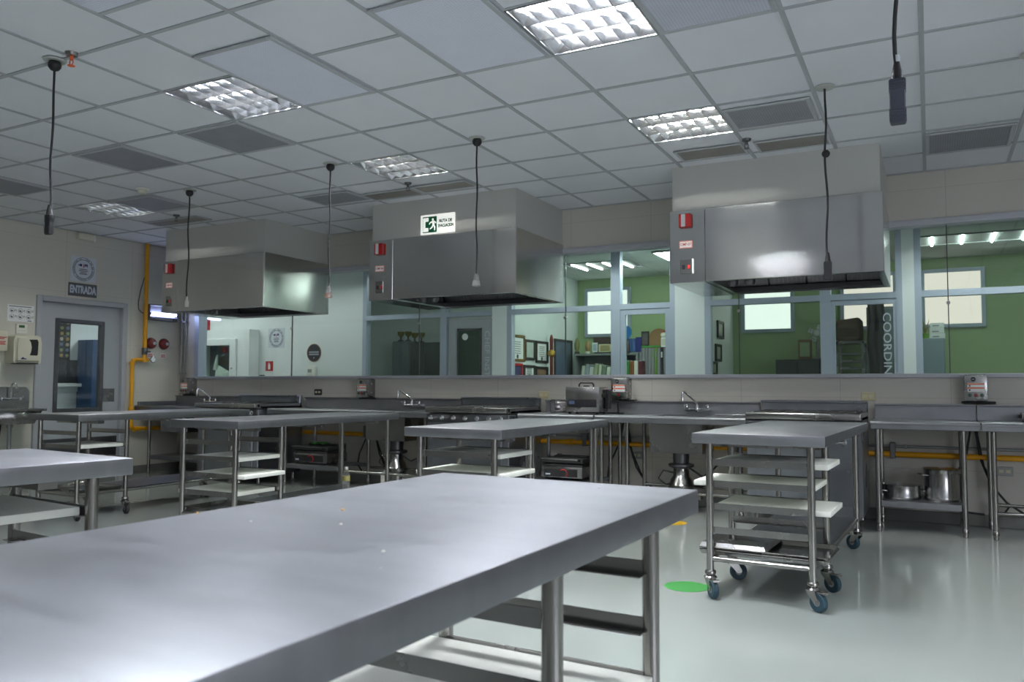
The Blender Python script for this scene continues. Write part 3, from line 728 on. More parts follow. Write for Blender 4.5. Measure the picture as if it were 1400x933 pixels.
make_counter(-.435, .328, 'stainless counter with two pots on its lower shelf', [-.385, .212], shelf=(-.365, .19))
make_counter(-2.78, -1.40, 'stainless sink counter between the heater and the right gas range', [-2.73, -2.48, -1.46], basin=(-2.265, -1.81, .556), rails=(-2.48, -1.46))
make_counter(-3.58, -2.785, 'stainless counter under the heater, beside the middle gas range', [-3.50, -2.83], shelf=(-3.48, -2.85))
make_counter(-6.84, -4.60, 'stainless sink counter between the left and the middle gas range', [-6.60, -5.80, -4.68], basin=(-5.465, -4.98, .56), rails=(-5.80, -4.68), shelf=(-6.58, -5.82))
make_counter(-9.13, -7.87, 'stainless counter in the far left corner with a side splash', [-8.90, -7.95], basin=(-8.72, -8.25, .56), shelf=(-8.88, -7.97), side=True)

# ------------------------------------------------------------------ faucets
def make_faucet(x, label, swing):
    t = thing('faucet', label, 'faucet', (x, RY-.055, CZ+.052), 0, 'chrome wall faucets of the sink counters')
    mb = MB(); mb.cyl((-.105, -.05, 0), (.105, -.05, 0), .014, 14)
    for s in (-.1, .1):
        mb.sweep([(s, .02, 0), (s, -.05, 0)], [.022, .016], 14)
    mb.lathe([(.018, -.02), (.02, 0), (.018, .03), (.014, .04), (0, .04)], (0, -.05, 0), 16)
    mb.build('faucet_body', CHROME, t)
    for s in (-.1, .1):
        mb = MB(); mb.lathe([(.014, .01), (.016, .03), (.012, .045), (0, .05)], (s, -.05, 0), 14)
        mb.box(s-.008, s+.008, -.115, -.05, .03, .042, .004); mb.build('lever_handle', CHROME, t)
    mb = MB(); tip = Vector((swing, -.16, .165))
    mb.sweep([(0, -.05, .03), (0, -.05, .055), (swing*.12, -.065, .075), (swing*.85, -.145, .160), tip, tip+Vector((swing*.06, -.01, -.012)), tip+Vector((swing*.06, -.012, -.085))], [.012, .011, .010, .010, .011, .012, .010], 12)
    mb.build('spout', CHROME, t)
make_faucet(-1.965, 'chrome faucet on the sink counter left of the right gas range', -.10)
make_faucet(-5.21, 'chrome faucet on the sink counter left of the middle gas range', -.10)
make_faucet(-8.40, 'chrome faucet in the far left corner counter', -.10)

# ------------------------------------------------------------------ waste disposers under the sinks
def make_disposer(x, y, ztop, label):
    t = thing('waste_disposer', label, 'waste disposer', (x, y, 0), 0, 'waste disposers under the sinks')
    mb = MB(); mb.lathe([(0, .10), (.085, .10), (.105, .12), (.105, .20), (.118, .215), (.118, .245), (.105, .26), (.095, .30), (.075, .325), (.070, .40), (0, .40)], n=28); mb.build('motor_housing', TUBEST, t)
    mb = MB(); mb.lathe([(.07, .395), (.10, .405), (.115, .415), (.115, .435), (.07, .445), (.075, ztop-.012), (.06, ztop-.010), (0, ztop-.010)], n=28); mb.build('throat_flange', DARKST, t)
    mb = MB(); mb.sweep([(-.09, 0, .18), (-.15, 0, .18), (-.18, .0, .16), (-.18, 0, .06)], [.03, .03, .028, .028], 14); mb.build('outlet_elbow', WHITEPL, t)
    mb = MB(); mb.box(.10, .19, -.05, .04, .12, .17, .006); mb.build('terminal_box', STEEL, t)
    mb = MB(); mb.sweep([(.07, -.05, .42), (.14, -.06, .38), (.20, -.02, .33), (.25, .06, .36), (.28, .20, .42)], .010, 8); mb.build('water_hose', RUBBER, t)
    mb = MB(); mb.sweep([(-.05, -.07, .36), (-.14, -.09, .38), (-.20, -.05, .30), (-.14, .0, .24), (-.09, .0, .26)], .008, 8); mb.build('drain_hose', RUBBER, t)
    for k in range(3):
        mb = MB(); an = 2*PI*k/3+.5; mb.cyl((.08*math.cos(an), .08*math.sin(an), 0), (.08*math.cos(an), .08*math.sin(an), .11), .012, 10); mb.build('foot', DARKST, t)
make_disposer(-2.04, 7.30, .556, 'chrome waste disposer under the sink left of the right gas range')
make_disposer(-5.20, 7.30, .56, 'chrome waste disposer under the sink left of the middle gas range')
for x, y, z, lab in ((-1.66, 7.60, .42, 'chrome shut-off valve on the wall beside the right waste disposer'), (-4.86, 7.60, .38, 'chrome shut-off valve on the wall beside the left waste disposer')):
    t = thing('shutoff_valve', lab, 'valve', (x, y, z))
    mb = MB(); mb.cyl((0, .12, 0), (0, -.02, 0), .012, 12); mb.sweep([(0, 0, 0), (0, 0, .05)], .012, 12); mb.build('valve_body', CHROME, t)
    mb = MB(); mb.lathe([(.026, 0), (.028, .01), (.02, .018), (0, .018)], n=14, M=Matrix.Translation((0, -.02, 0)) @ AXF); mb.build('valve_wheel', CHROME, t)
    mb = MB(); mb.lathe([(.035, 0), (.03, .012), (.012, .014)], n=18, M=Matrix.Translation((0, .118, 0)) @ AXF); mb.build('wall_flange', CHROME, t)

# ------------------------------------------------------------------ control boxes with their cables
def make_control(x, z, label, side=.03):
    t = thing('control_box', label, 'control box', (x, 7.62, z), 0, 'disposer control boxes on the back wall')
    w, h = .083, .106
    mb = MB(); mb.box(-w, w, -.05, .10, -h, h, .008, 2); mb.box(-w+.01, w-.01, -.03, .10, h, h+.008, .003); mb.build('box_body', STEEL, t)
    A = Matrix.Translation((0, -.0505, 0)) @ AXF
    mb = MB(); mb.prism(circ(.018, 24, -.018, .072), .001, A); mb.build('round_logo', BLACK, t)
    mb = MB(); mb.box(-.02-.008, -.02+.010, -.0525, -.0515, .070, .074); mb.build('logo_bar', SILVERL, t)
    mb = MB(); mb.box(-.06, .062, -.0515, -.0505, -.03, .042); lb = mb.build('label_plate', PAPER, t)
    mb = MB()
    for z0 in (.032, .0): mb.box(-.06, .062, -.0525, -.0515, z0-.004, z0+.006)
    mb.build('orange_stripe', ORANGE, lb)
    mb = MB()
    for z0 in (.018, -.016): mb.box(-.05, -.038, -.0522, -.0515, z0-.006, z0+.006)
    mb.build('arrow_mark', INK, lb)
    for k, (bx, m) in enumerate(((-.043, GREENB), (0, RED), (.043, GREENB))):
        mb = MB(); mb.lathe([(.016, 0), (.016, .006), (.012, .007)], n=18, M=Matrix.Translation((bx, -.05, -.058)) @ AXF); b = mb.build('push_button', DARKST, t)
        mb = MB(); mb.lathe([(.010, .004), (.010, .012), (0, .013)], n=16, M=Matrix.Translation((bx, -.05, -.058)) @ AXF); mb.build('button_cap', m, b)
    mb = MB()
    for zz in (-.05, .05): mb.cyl((w, .02, zz), (w+.008, .02, zz), .012, 12)
    mb.build('side_latch', CHROME, t)
    mb = MB(); mb.box(-w-.02, w+.06, .02, .085, -h-.022, -h-.002, .006); mb.build('cable_gland', RUBBER, t)
    return t
def make_cables(x, label, z0, s=1):
    t = thing('power_cable', label, 'cable', (x, 7.60, 0), 0, 'black cables below the control boxes')
    P1 = [(0, .0, z0), (0, -.02, .95), (-.03*s, -.16, .90), (-.03*s, -.15, .895)]
    mb = MB(); mb.sweep([(-.02, .06, z0), (-.02, .055, .78), (-.05*s, .05, .60), (-.16*s, .02, .35), (-.17*s, 0, .22), (-.05*s, -.05, .13), (.06*s, -.03, .12)], .009, 8); mb.build('cable_loop', RUBBER, t)
    mb = MB(); mb.sweep([(.02, .06, z0), (.02, .055, .78), (.05*s, .05, .55), (.12*s, .03, .35), (.22*s, .0, .22), (.34*s, -.04, .14), (.42*s, -.05, .115)], .009, 8); mb.build('cable_run', RUBBER, t)
    mb = MB(); mb.sweep([(.03, .06, z0), (.03, .058, .75), (.07*s, .05, .50), (.16*s, .04, .30), (.24*s, .03, .19), (.20*s, .0, .13)], .008, 8); mb.build('thin_cable', RUBBER, t)
make_control(.327, 1.136, 'steel control box on the wall at the right edge, above the counter joint')
make_control(-2.735, 1.118, 'steel control box on the wall right of the heater')
make_control(-5.90, 1.11, 'steel control box on the wall left of the middle faucet')
make_control(-8.87, 1.125, 'steel control box in the far left corner')
make_cables(.30, 'black cables hanging behind the two pots at the right', .855)
make_cables(-2.70, 'black looped cables hanging right of the contact grill', .855)
make_cables(-5.80, 'black cables hanging below the control box of the left sink counter', .855)

# outlets
def outlet(x, z, label, m=TAN):
    t = thing('wall_outlet', label, 'outlet', (x, 7.712, z), 0, 'outlets on the back wall')
    mb = MB(); mb.box(-.058, .058, -.006, .008, -.036, .036, .003); mb.build('cover_plate', m, t)
    mb = MB()
    for s in (-.024, .024): mb.box(s-.016, s+.016, -.008, -.006, -.013, .013, .002)
    mb.build('socket_face', mat('outlet_cream', rgb(206, 200, 168), .4, 0, .03, 9), t)
outlet(-.487, 1.06, 'tan outlet on the wall right of the right range backguard')
outlet(-3.62, 1.05, 'tan outlet on the wall between the middle range and the heater')
outlet(-6.68, 1.06, 'dark framed outlet on the wall right of the left range', DARKF)
outlet(.52, .46, 'grey outlet low on the wall beside the cables at the right', PIPEGREY)
outlet(-2.60, .46, 'grey outlet low on the wall under the sink counter', PIPEGREY)

# gas line and conduit along the back wall
t = thing('gas_pipe', 'yellow gas pipe running along the back wall under the counters', 'gas pipe', (0, 7.66, .57))
mb = MB(); mb.cyl((-6.85, 0, 0), (1.9, 0, 0), .024, 16); mb.build('pipe_run', YELLOW, t)
for x in (-5.9, -3.13, -1.62, -.3, 1.2):
    mb = MB(); mb.box(x-.022, x+.022, -.03, .055, -.035, .10, .004); mb.build('pipe_clamp', DARKST, t)
for x in (-4.62, -3.30, -1.43):
    mb = MB(); mb.cyl((x-.045, 0, 0), (x+.045, 0, 0), .031, 14); mb.build('pipe_coupling', YELLOW, t)
t = thing('conduit', 'grey conduit just above the yellow pipe on the back wall', 'conduit', (0, 7.695, .635))
mb = MB(); mb.cyl((-4.6, 0, 0), (1.9, 0, 0), .013, 12)
o = mb.build('conduit_run', PIPEGREY, t)
for x in (-3.9, -2.3, -.2, 1.0):
    mb = MB(); mb.box(x-.012, x+.012, -.016, .02, -.018, .018, .003); mb.build('conduit_clip', PIPEGREY, t)
t = thing('corner_conduit', 'pale vertical conduit in the left rear corner', 'conduit', (-9.06, 7.68, 0))
mb = MB(); mb.cyl((0, 0, 1.0), (0, 0, 2.99), .016, 12); mb.cyl((.055, .012, 1.0), (.055, .012, 2.99), .010, 12); mb.build('conduit_run', PIPEGREY, t)
mb = MB()
for z in (1.3, 2.0, 2.7): mb.box(-.03, .075, -.014, .03, z-.012, z+.012, .003)
mb.build('conduit_clip', PIPEGREY, t)
# ------------------------------------------------------------------ work tables
SLOT = [.746, .630, .508, .380]
SLOTN = [.738, .608, .484, .360]
def make_caster(t, x, y, rub, spin, brake):
    c = Vector((x, y, 0)); M = Matrix.Translation(c) @ Matrix.Rotation(spin, 4, 'Z')
    mb = MB(); mb.lathe([(.026, .125), (.030, .128), (.030, .14), (.026, .146)], (x, y, 0), 16)
    mb.lathe([(.034, .104), (.036, .110), (.028, .118), (.018, .126), (0, .126)], (x, y, 0), 18)
    for s in (-1, 1):
        mb.prism([(-.026, .106), (.026, .106), (.050, .06), (.046, .044), (.022, .044), (.0, .07), (-.026, .095)], .0035, M @ Matrix.Translation((0, s*.021+.00175, 0)) @ Matrix(((1, 0, 0, 0), (0, 0, -1, 0), (0, 1, 0, 0), (0, 0, 0, 1))))
    mb.cyl(M @ Vector((.034, -.026, .05)), M @ Vector((.034, .026, .05)), .007, 10)
    if brake: mb.box(.02, .078, -.016, .016, .098, .104, .002, M=M); mb.box(.07, .082, -.018, .018, .096, .110, .002, M=M)
    cs = mb.build('caster', TUBEST, t)
    W = M @ Matrix.Translation((.034, 0, .05)) @ Matrix.Rotation(PI/2, 4, 'X')
    mb = MB(); mb.lathe([(.030, -.015), (.044, -.016), (.0495, -.010), (.050, 0), (.0495, .010), (.044, .016), (.030, .015)], n=28, M=W); mb.build('wheel_tyre', rub, cs)
    mb = MB(); mb.lathe([(0, -.013), (.012, -.017), (.031, -.012), (.031, .012), (.012, .017), (0, .013)], n=22, M=W); mb.build('wheel_hub', PVC, cs)
def make_pan(label, loc, rotz, sx=.65, sy=.41, h=.024, flip=False):
    t = thing('sheet_pan', label, 'sheet pan', loc, rotz, 'aluminium sheet pans')
    a, b, k = sx/2, sy/2, .012
    z0, z1 = (h, 0) if flip else (0, h)
    mb = MB()
    def lp(a, b, z): return [mb.bm.verts.new((x, y, z)) for x, y in ((-a, -b), (a, -b), (a, b), (-a, b))]
    o0, o1, i1, i0 = lp(a-k, b-k, z0), lp(a, b, z1), lp(a-.004, b-.004, z1), lp(a-k-.003, b-k-.003, z0+(-.002 if flip else .002))
    for p, q in ((o0, o1), (o1, i1), (i1, i0)):
        for n in range(4): mb.face([p[n], p[(n+1) % 4], q[(n+1) % 4], q[n]])
    mb.face(o0); mb.face(i0)
    mb.build('tray', STEEL, t)
    mb = MB(); mb.sweep([(-a+.02, -b, z1), (a-.02, -b, z1), (a, -b+.02, z1), (a, b-.02, z1), (a-.02, b, z1), (-a+.02, b, z1), (-a, b-.02, z1), (-a, -b+.02, z1), (-a+.02, -b, z1)], .0035, 8); mb.build('rolled_rim', TUBEST, t)
def make_table(label, cx, cy, rot, w, l, r=.0200, inx=.08, iny=(.06, .52), top=.89, rub=BLUERUB, spins=None, twist=0, slots=SLOT):
    t = thing('work_table', label, 'work table', (cx, cy, 0), rot+twist, 'stainless work tables on casters')
    a, b = w/2, l/2
    mb = MB(); mb.box(-a, a, -b, b, top-.056, top, .0045, 2)
    mb.build('tabletop', TOPST, t)
    for y in (-b+.25, 0, b-.25): mb = MB(); mb.box(-a+.06, a-.06, y-.03, y+.03, top-.085, top-.056); mb.build('hat_channel', STEEL, t)
    ys = [-b+iny[0], -b+iny[1], b-iny[0]]; xs = (-a+inx, a-inx)
    for y in ys:
        for x in xs:
            mb = MB(); mb.cyl((x, y, .14), (x, y, top-.05), r, 16); mb.build('leg', TUBEST, t)
            make_caster(t, x, y, rub, (spins or {}).get((ys.index(y), xs.index(x)), -.7+.9*random.random()), y == ys[0] or x > 0)
    for zt in slots:
        for y, s in ((ys[0]+.012, 1), (ys[1]-.012, -1)):
            mb = MB()
            mb.box(xs[0]+r*.6, xs[1]-r*.6, y-.002, y+.002, zt-.036, zt)
            y2 = y+s*.032
            mb.box(xs[0]+r*.6, xs[1]-r*.6, min(y, y2), max(y, y2), zt-.036, zt-.033)
            mb.build('slot_rail', STEEL, t)
    zr = .208
    for p, q in (((xs[0], ys[0]), (xs[1], ys[0])), ((xs[0], ys[1]), (xs[1], ys[1])), ((xs[0], ys[2]), (xs[1], ys[2])), ((xs[0], ys[0]), (xs[0], ys[2])), ((xs[1], ys[0]), (xs[1], ys[2]))):
        mb = MB(); mb.cyl((*p, zr), (*q, zr), .0145, 12); mb.build('lower_rail', TUBEST, t)
    mb = MB(); mb.box(xs[0]+.005, xs[1]-.005, ys[1]+.02, ys[2]-.005, zr+.006, zr+.018); mb.build('undershelf', DARKST, t)
    return t
def place(t, x, y, z):
    """a point of a table's own frame, in the room"""
    M = Matrix.Translation(t.location) @ Matrix.Rotation(t.rotation_euler.z, 4, 'Z')
    return M @ Vector((x, y, z))
def make_board(t, l, x0, x1, level, label, iny=(.06, .52), r=.020, slots=SLOT):
    z = slots[level]-.033
    y0, y1 = -l/2+iny[0]+r+.003, -l/2+iny[1]-r-.003
    p = place(t, (x0+x1)/2, (y0+y1)/2, z)
    mb = MB(); a, b = (x1-x0)/2, (y1-y0)/2
    mb.box(-a, a, -b, b, 0, .028, .003, 2)
    o = mb.build('cutting_board', BOARD); o.location = p; o.rotation_euler = (0, 0, t.rotation_euler.z)
    tag(o, label, 'cutting board', 'white cutting boards in the table slots')
def from_corner(x, y, rotdeg, w, l):
    k = math.radians(rotdeg)
    return x - math.cos(k)*w/2 + math.sin(k)*l/2, y + math.sin(k)*w/2 + math.cos(k)*l/2, -k
# wheeled table at the right
cx, cy, rz = from_corner(-.480, 4.365, 2.4, .69, 1.9)
TR = make_table('wheeled stainless table with blue casters on the open floor, before the right gas range', cx, cy, rz, .69, 1.9, spins={(0, 0): -.9, (0, 1): -.55, (1, 0): .5, (1, 1): -.5, (2, 1): 2.6, (2, 0): .4})
make_board(TR, 1.9, -.255, .345, 0, 'top white cutting board in the wheeled table with blue casters')
make_board(TR, 1.9, -.36, .275, 1, 'second white cutting board from the top in the wheeled table with blue casters')
make_board(TR, 1.9, -.24, .355, 2, 'lowest white cutting board in the wheeled table with blue casters')
yp = -.95+.29
make_pan('lower open sheet pan under the boards of the table with blue casters', place(TR, 0.0, yp, .2235), rz, sx=.67)
make_pan('upper open sheet pan nested on the lower one, table with blue casters', place(TR, 0.0, yp, .2395), rz, sx=.67)
make_pan('upside-down sheet pan on the left of the pans, table with blue casters', place(TR, -.155, yp, .264), rz, sx=.36, flip=True)
# the two tables in the middle
cx, cy, rz = from_corner(-2.195, 4.105, .8, .685, 1.66)
TM = make_table('stainless table in the middle, before the gas range with chrome knobs', cx, cy, rz, .685, 1.66, rub=RUBBER)
make_board(TM, 1.66, -.30, .29, 0, 'top white cutting board in the middle stainless table')
make_board(TM, 1.66, -.31, .31, 1, 'second white cutting board in the middle stainless table')
cx, cy, rz = from_corner(-4.30, 4.14, -.6, .68, 1.95)
TN = make_table('stainless table with three white boards, left of the middle table', cx, cy, rz, .68, 1.95, rub=RUBBER)
make_board(TN, 1.95, -.24, .27, 1, 'top white cutting board in the stainless table with three boards')
make_board(TN, 1.95, -.22, .325, 2, 'middle white cutting board in the stainless table with three boards')
make_board(TN, 1.95, -.33, .225, 3, 'lowest white cutting board in the stainless table with three boards')
make_pan('sheet pan on the lower rails of the stainless table with three boards', place(TN, .0, -.975+.29, .2235), rz, sx=.55)
cx, cy, rz = from_corner(-6.325, 4.335, .4, .69, 1.9)
TF = make_table('farthest stainless table at the left, before the entrance door, with a dark caster', cx, cy, rz, .69, 1.9, rub=RUBBER, spins={(1, 1): -.3})
make_board(TF, 1.9, -.27, .255, 1, 'white cutting board in the farthest table, before the entrance door')
make_pan('sheet pan on the lower rails of the farthest table, before the entrance door', place(TF, 0, -.95+.29, .2235), rz, sx=.52)
# the two tables nearest the camera: their slots are at the far end
cx, cy, rz = from_corner(-.575, .055, 2.2, .745, 1.895)
TA = make_table('big stainless table filling the lower left, nearest to the camera', cx, cy, rz, .745, 1.895, r=.0200, inx=.085, iny=(.105, .615), top=.895, rub=BLUERUB, twist=PI, slots=SLOTN)
make_board(TA, 1.895, -.30, .335, 2, 'white cutting board in the slots below the nearest big table', iny=(.105, .615), r=.0200, slots=SLOTN)
cx, cy, rz = from_corner(-2.625, .0, 6.6, .73, 1.87)
TB = make_table('stainless table at the left edge with a board sticking out, left of the nearest table', cx, cy, rz, .73, 1.87, r=.0205, inx=.10, iny=(.085, .53), top=.895, rub=BLUERUB, twist=PI, slots=SLOTN)
make_board(TB, 1.87, -.235, .37, 0, 'white cutting board in the slots of the table at the left edge', iny=(.085, .53), r=.0205, slots=SLOTN)
for px, py, s, m in ((270, 702.5, .007, 'a'), (469, 698, .0075, 'a'), (466, 717.5, .006, 'b'), (343, 713.5, .004, 'b'), (524, 755, .006, 'b'), (819, 667.5, .005, 'b'), (520, 778, .003, 'b')):
    p = atZ(px, py, .895)
    mb = MB(); mb.lathe([(0, 0), (s*.5, 0), (s*.55, s*.2), (s*.25, s*.45), (0, s*.45)], n=8)
    o = mb.build('food_crumb', mat('crumb_gold', rgb(214, 176, 120), .7, 0, .2, 60) if m == 'a' else mat('crumb_pale', rgb(214, 210, 206), .7, 0, .1, 60))
    o.location = p; tag(o, 'tiny %s crumb on the nearest big table top' % ('golden' if m == 'a' else 'pale'), 'crumb', 'crumbs on the nearest table top, ' + ('golden' if m == 'a' else 'pale'))

# floor stickers
for x, y, r, m, lab in ((-1.265, 4.615, .125, mat('floor_green', rgb(56, 138, 62), .4, 0, .04, 9), 'round green sticker on the floor left of the wheeled table'), (-1.95, 6.69, .12, mat('floor_yellow', rgb(214, 170, 30), .4, 0, .04, 9), 'round yellow sticker on the floor behind the nearest table corner')):
    mb = MB(); mb.lathe([(r, .0), (r, .0012), (0, .0012)], n=40)
    o = mb.build('floor_sticker', m); o.location = (x, y, .0002); tag(o, lab, 'floor sticker')

# ------------------------------------------------------------------ things on the counters and their shelves
# heater with a black handle
t = thing('countertop_appliance', 'steel appliance with black handle and dark control panel on the counter', 'countertop appliance', (-2.965, 7.29, CZ+.001))
mb = MB(); mb.box(-.175, .175, -.11, .13, .022, .262, .006, 2); mb.build('steel_housing', STEEL, t)
mb = MB(); mb.box(-.148, .148, -.116, -.108, .068, .142, .003); pn = mb.build('control_panel', BLACK, t)
mb = MB(); mb.box(-.135, -.078, -.1175, -.116, .096, .128); mb.build('display_window', mat('panel_blue_grey', rgb(84, 96, 122), .3, 0, .05, 12), pn)
for k in range(4): mb = MB(); mb.box(-.045+k*.045, -.018+k*.045, -.1172, -.116, .082, .118); mb.build('panel_key', mat('key_navy', rgb(24, 26, 38), .4, 0, .05, 12), pn)
mb = MB(); mb.sweep([(-.075, 0, .258), (-.075, 0, .285), (-.058, 0, .302), (.058, 0, .302), (.075, 0, .285), (.075, 0, .258)], .009, 10); mb.box(-.03, .03, -.008, .008, .262, .276, .003); mb.build('carry_handle', BLACK, t)
mb = MB(); mb.box(.176, .215, .03, .11, .05, .24, .006); mb.box(.176, .20, -.02, .05, .16, .20, .004); mb.build('side_latch', BLACK, t)
mb = MB()
for x in (-.14, .14):
    for y in (-.08, .1): mb.cyl((x, y, 0), (x, y, .024), .014, 10)
mb.build('rubber_foot', RUBBER, t)
t = thing('wire_stand', 'black bent wire stand around the steel appliance', 'wire stand', (-2.93, 7.40, CZ+.001))
mb = MB(); mb.sweep([(-.47, .0, .006), (-.47, 0, .115), (-.455, 0, .130), (.24, 0, .130), (.255, 0, .115), (.255, 0, .006)], .006, 8); mb.build('wire_frame', BLACK, t)
mb = MB(); mb.sweep([(-.47, 0, .006), (-.47, .14, .006), (.255, .14, .006), (.255, 0, .006)], .006, 8); mb.build('base_wire', BLACK, t)
t = thing('foil_wrapped_tray', 'crumpled foil wrapped tray standing left of the steel appliance', 'foil tray', (-3.30, 7.55, CZ+.001))
mb = MB()
random.seed(3)
G = [[mb.bm.verts.new((-.13+.26*i/9, .02+.015*random.uniform(-1, 1), .115*j/5)) for i in range(10)] for j in range(6)]
Gb = [[mb.bm.verts.new((-.13+.26*i/9, .05, .115*j/5)) for i in range(10)] for j in range(6)]
for j in range(5):
    for i in range(9):
        mb.face([G[j][i], G[j][i+1], G[j+1][i+1], G[j+1][i]]); mb.face([Gb[j][i], Gb[j+1][i], Gb[j+1][i+1], Gb[j][i+1]])
for i in range(9): mb.face([G[5][i], G[5][i+1], Gb[5][i+1], Gb[5][i]]); mb.face([G[0][i], Gb[0][i], Gb[0][i+1], G[0][i+1]])
for j in range(5):
    mb.face([G[j][0], G[j+1][0], Gb[j+1][0], Gb[j][0]]); mb.face([G[j][9], Gb[j][9], Gb[j+1][9], G[j+1][9]])
mb.build('foil_sheet', mat('foil', rgb(186, 180, 184), .25, .9, .1, 20), t, angle=10)
mb = MB(); mb.lathe([(.02, 0), (.024, .012), (.012, .03), (0, .032)], n=14, M=Matrix.Translation((.03, -.01, .03)) @ AXF); mb.build('chrome_knob', CHROME, t)
# utensils by the right sink and a small bin at the right edge
t = thing('steel_tongs', 'dark steel tongs lying on the counter right of the faucet', 'tongs', (-1.62, 7.46, CZ+.002), .1)
for s in (-1, 1): mb = MB(); mb.sweep([(-.13, s*.004, .008), (-.02, s*.016, .012), (.09, s*.02, .014), (.13, s*.012, .012)], [.006, .005, .006, .009], 8); mb.build('tong_arm', DARKST, t)
t = thing('steel_bin', 'small steel container on the counter at the right edge', 'container', (.72, 7.45, CZ+.001))
mb = MB(); mb.box(-.10, .10, -.08, .08, 0, .075, .008, 2); mb.build('bin_body', STEEL, t)
mb = MB(); mb.box(-.118, -.10, -.06, .05, .03, .06, .004); mb.build('bin_handle', BLACK, t)

# contact grills on the lower shelves
def make_press(x, y, z, w, label):
    t = thing('contact_grill', label, 'contact grill', (x, y, z), 0, 'contact grills on the lower shelves')
    mb = MB(); mb.box(-w, w, -.19, .17, .02, .125, .008, 2); mb.build('grill_base', STEEL, t)
    mb = MB(); mb.box(-w+.03, w-.05, -.196, -.188, .03, .105, .003); fp = mb.build('front_panel', BLACK, t)
    mb = MB(); pts = [(.02+.045*math.cos(a), -.20, .062+.038*math.sin(a)) for a in [k*PI/8-.9 for k in range(9)]]; mb.sweep(pts, .005, 8); mb.build('red_dial_ring', RED, fp)
    mb = MB(); mb.box(-w+.05, -w+.10, -.1975, -.196, .045, .06); mb.build('name_strip', SILVERL, fp)
    mb = MB(); mb.box(-w+.01, w-.01, -.17, .15, .125, .145, .004)
    for k in range(12): xx = -w+.03+(2*w-.06)*k/11; mb.box(xx-.006, xx+.006, -.165, .145, .145, .153, .002)
    mb.build('lower_plate', IRON, t)
    mb = MB(); mb.box(-w, w, -.18, .14, .158, .20, .012, 2); mb.box(-w+.04, w-.04, .02, .13, .20, .215, .006); mb.build('upper_plate', IRON, t)
    mb = MB(); mb.sweep([(-w+.03, -.15, .185), (-w+.03, -.235, .195), (w-.03, -.235, .195), (w-.03, -.15, .185)], .010, 8); mb.build('lift_handle', BLACK, t)
    mb = MB(); mb.box(w-.06, w-.02, .13, .18, .08, .22, .004); mb.box(-w+.02, -w+.06, .13, .18, .08, .22, .004); mb.build('hinge_arm', STEEL, t)
    mb = MB()
    for xx in (-w+.04, w-.04):
        for yy in (-.15, .13): mb.cyl((xx, yy, 0), (xx, yy, .022), .016, 10)
    mb.build('foot', RUBBER, t)
make_press(-3.15, 7.30, .2465, .215, 'black and steel contact grill on the shelf under the heater')
make_press(-6.28, 7.31, .2465, .25, 'contact grill on the lower shelf behind the three-board table')
t = thing('green_cloth', 'green cloth lying on the contact grill behind the three-board table', 'cloth', (-6.30, 7.31, .463))
mb = MB(); n = 8
g = [[mb.bm.verts.new((-.10+.2*i/n, -.07+.14*j/n, .012+.012*math.sin(i*1.3+j)*math.cos(j*.9))) for i in range(n+1)] for j in range(n+1)]
for j in range(n):
    for i in range(n): mb.face([g[j][i], g[j][i+1], g[j+1][i+1], g[j+1][i]])
o = mb.build('cloth_sheet', mat('green_cloth', rgb(60, 140, 60), .9, 0, .15, 60), t)
o.modifiers.new('thick', 'SOLIDIFY').thickness = .006

# pots on the shelf at the right
FILM = glass('cling_film', (.94, .95, .95, 1), .08)
def make_pot(x, y, z, r, h, label, lidded):
    t = thing('cooking_pot', label, 'pot', (x, y, z), .4, 'steel pots on the right lower shelf')
    mb = MB(); mb.lathe([(0, 0), (r*.96, 0), (r, .012), (r, .03), (r-.003, .035), (r-.003, h-.006), (r+.004, h), (r-.006, h), (r-.009, .02), (0, .015)], n=40); mb.build('pot_body', mat('pot_steel', (.34, .335, .33), .2, 1., .12, 8, rvar=.06), t)
    for s in (-1, 1):
        mb = MB(); mb.sweep([(s*(r-.002), -.05, h-.05), (s*(r+.035), -.045, h-.045), (s*(r+.038), 0, h-.043), (s*(r+.035), .045, h-.045), (s*(r-.002), .05, h-.05)], .006, 8); mb.build('pot_handle', TUBEST, t)
    mb = MB(); n = 40; rng = random.Random(5)
    prof = [(r+.006, h-.035), (r+.008, h-.01), (r+.006, h+.004), (r*.6, h+.006 if not lidded else h+.010), (0, h+.003 if not lidded else h+.012)]
    rings = []
    for q, (rr, zz) in enumerate(prof[:-1]): rings.append([mb.bm.verts.new(((rr+rng.uniform(0, .004))*math.cos(2*PI*k/n), (rr+rng.uniform(0, .004))*math.sin(2*PI*k/n), zz+rng.uniform(-.012, .006)*(1 if q == 0 else .3))) for k in range(n)])
    top = mb.bm.verts.new((0, 0, prof[-1][1]))
    for a, b in zip(rings, rings[1:]):
        for k in range(n): mb.face([a[k], a[(k+1) % n], b[(k+1) % n], b[k]])
    for k in range(n): mb.face([rings[-1][k], rings[-1][(k+1) % n], top])
    mb.build('film_cover', FILM, t, angle=60)
make_pot(-.222, 7.27, .2465, .137, .115, 'low wide pot with film cover, left of the stock pot on the lower shelf', True)
make_pot(.06, 7.30, .2465, .128, .25, 'tall stock pot with film cover on the right lower shelf', False)
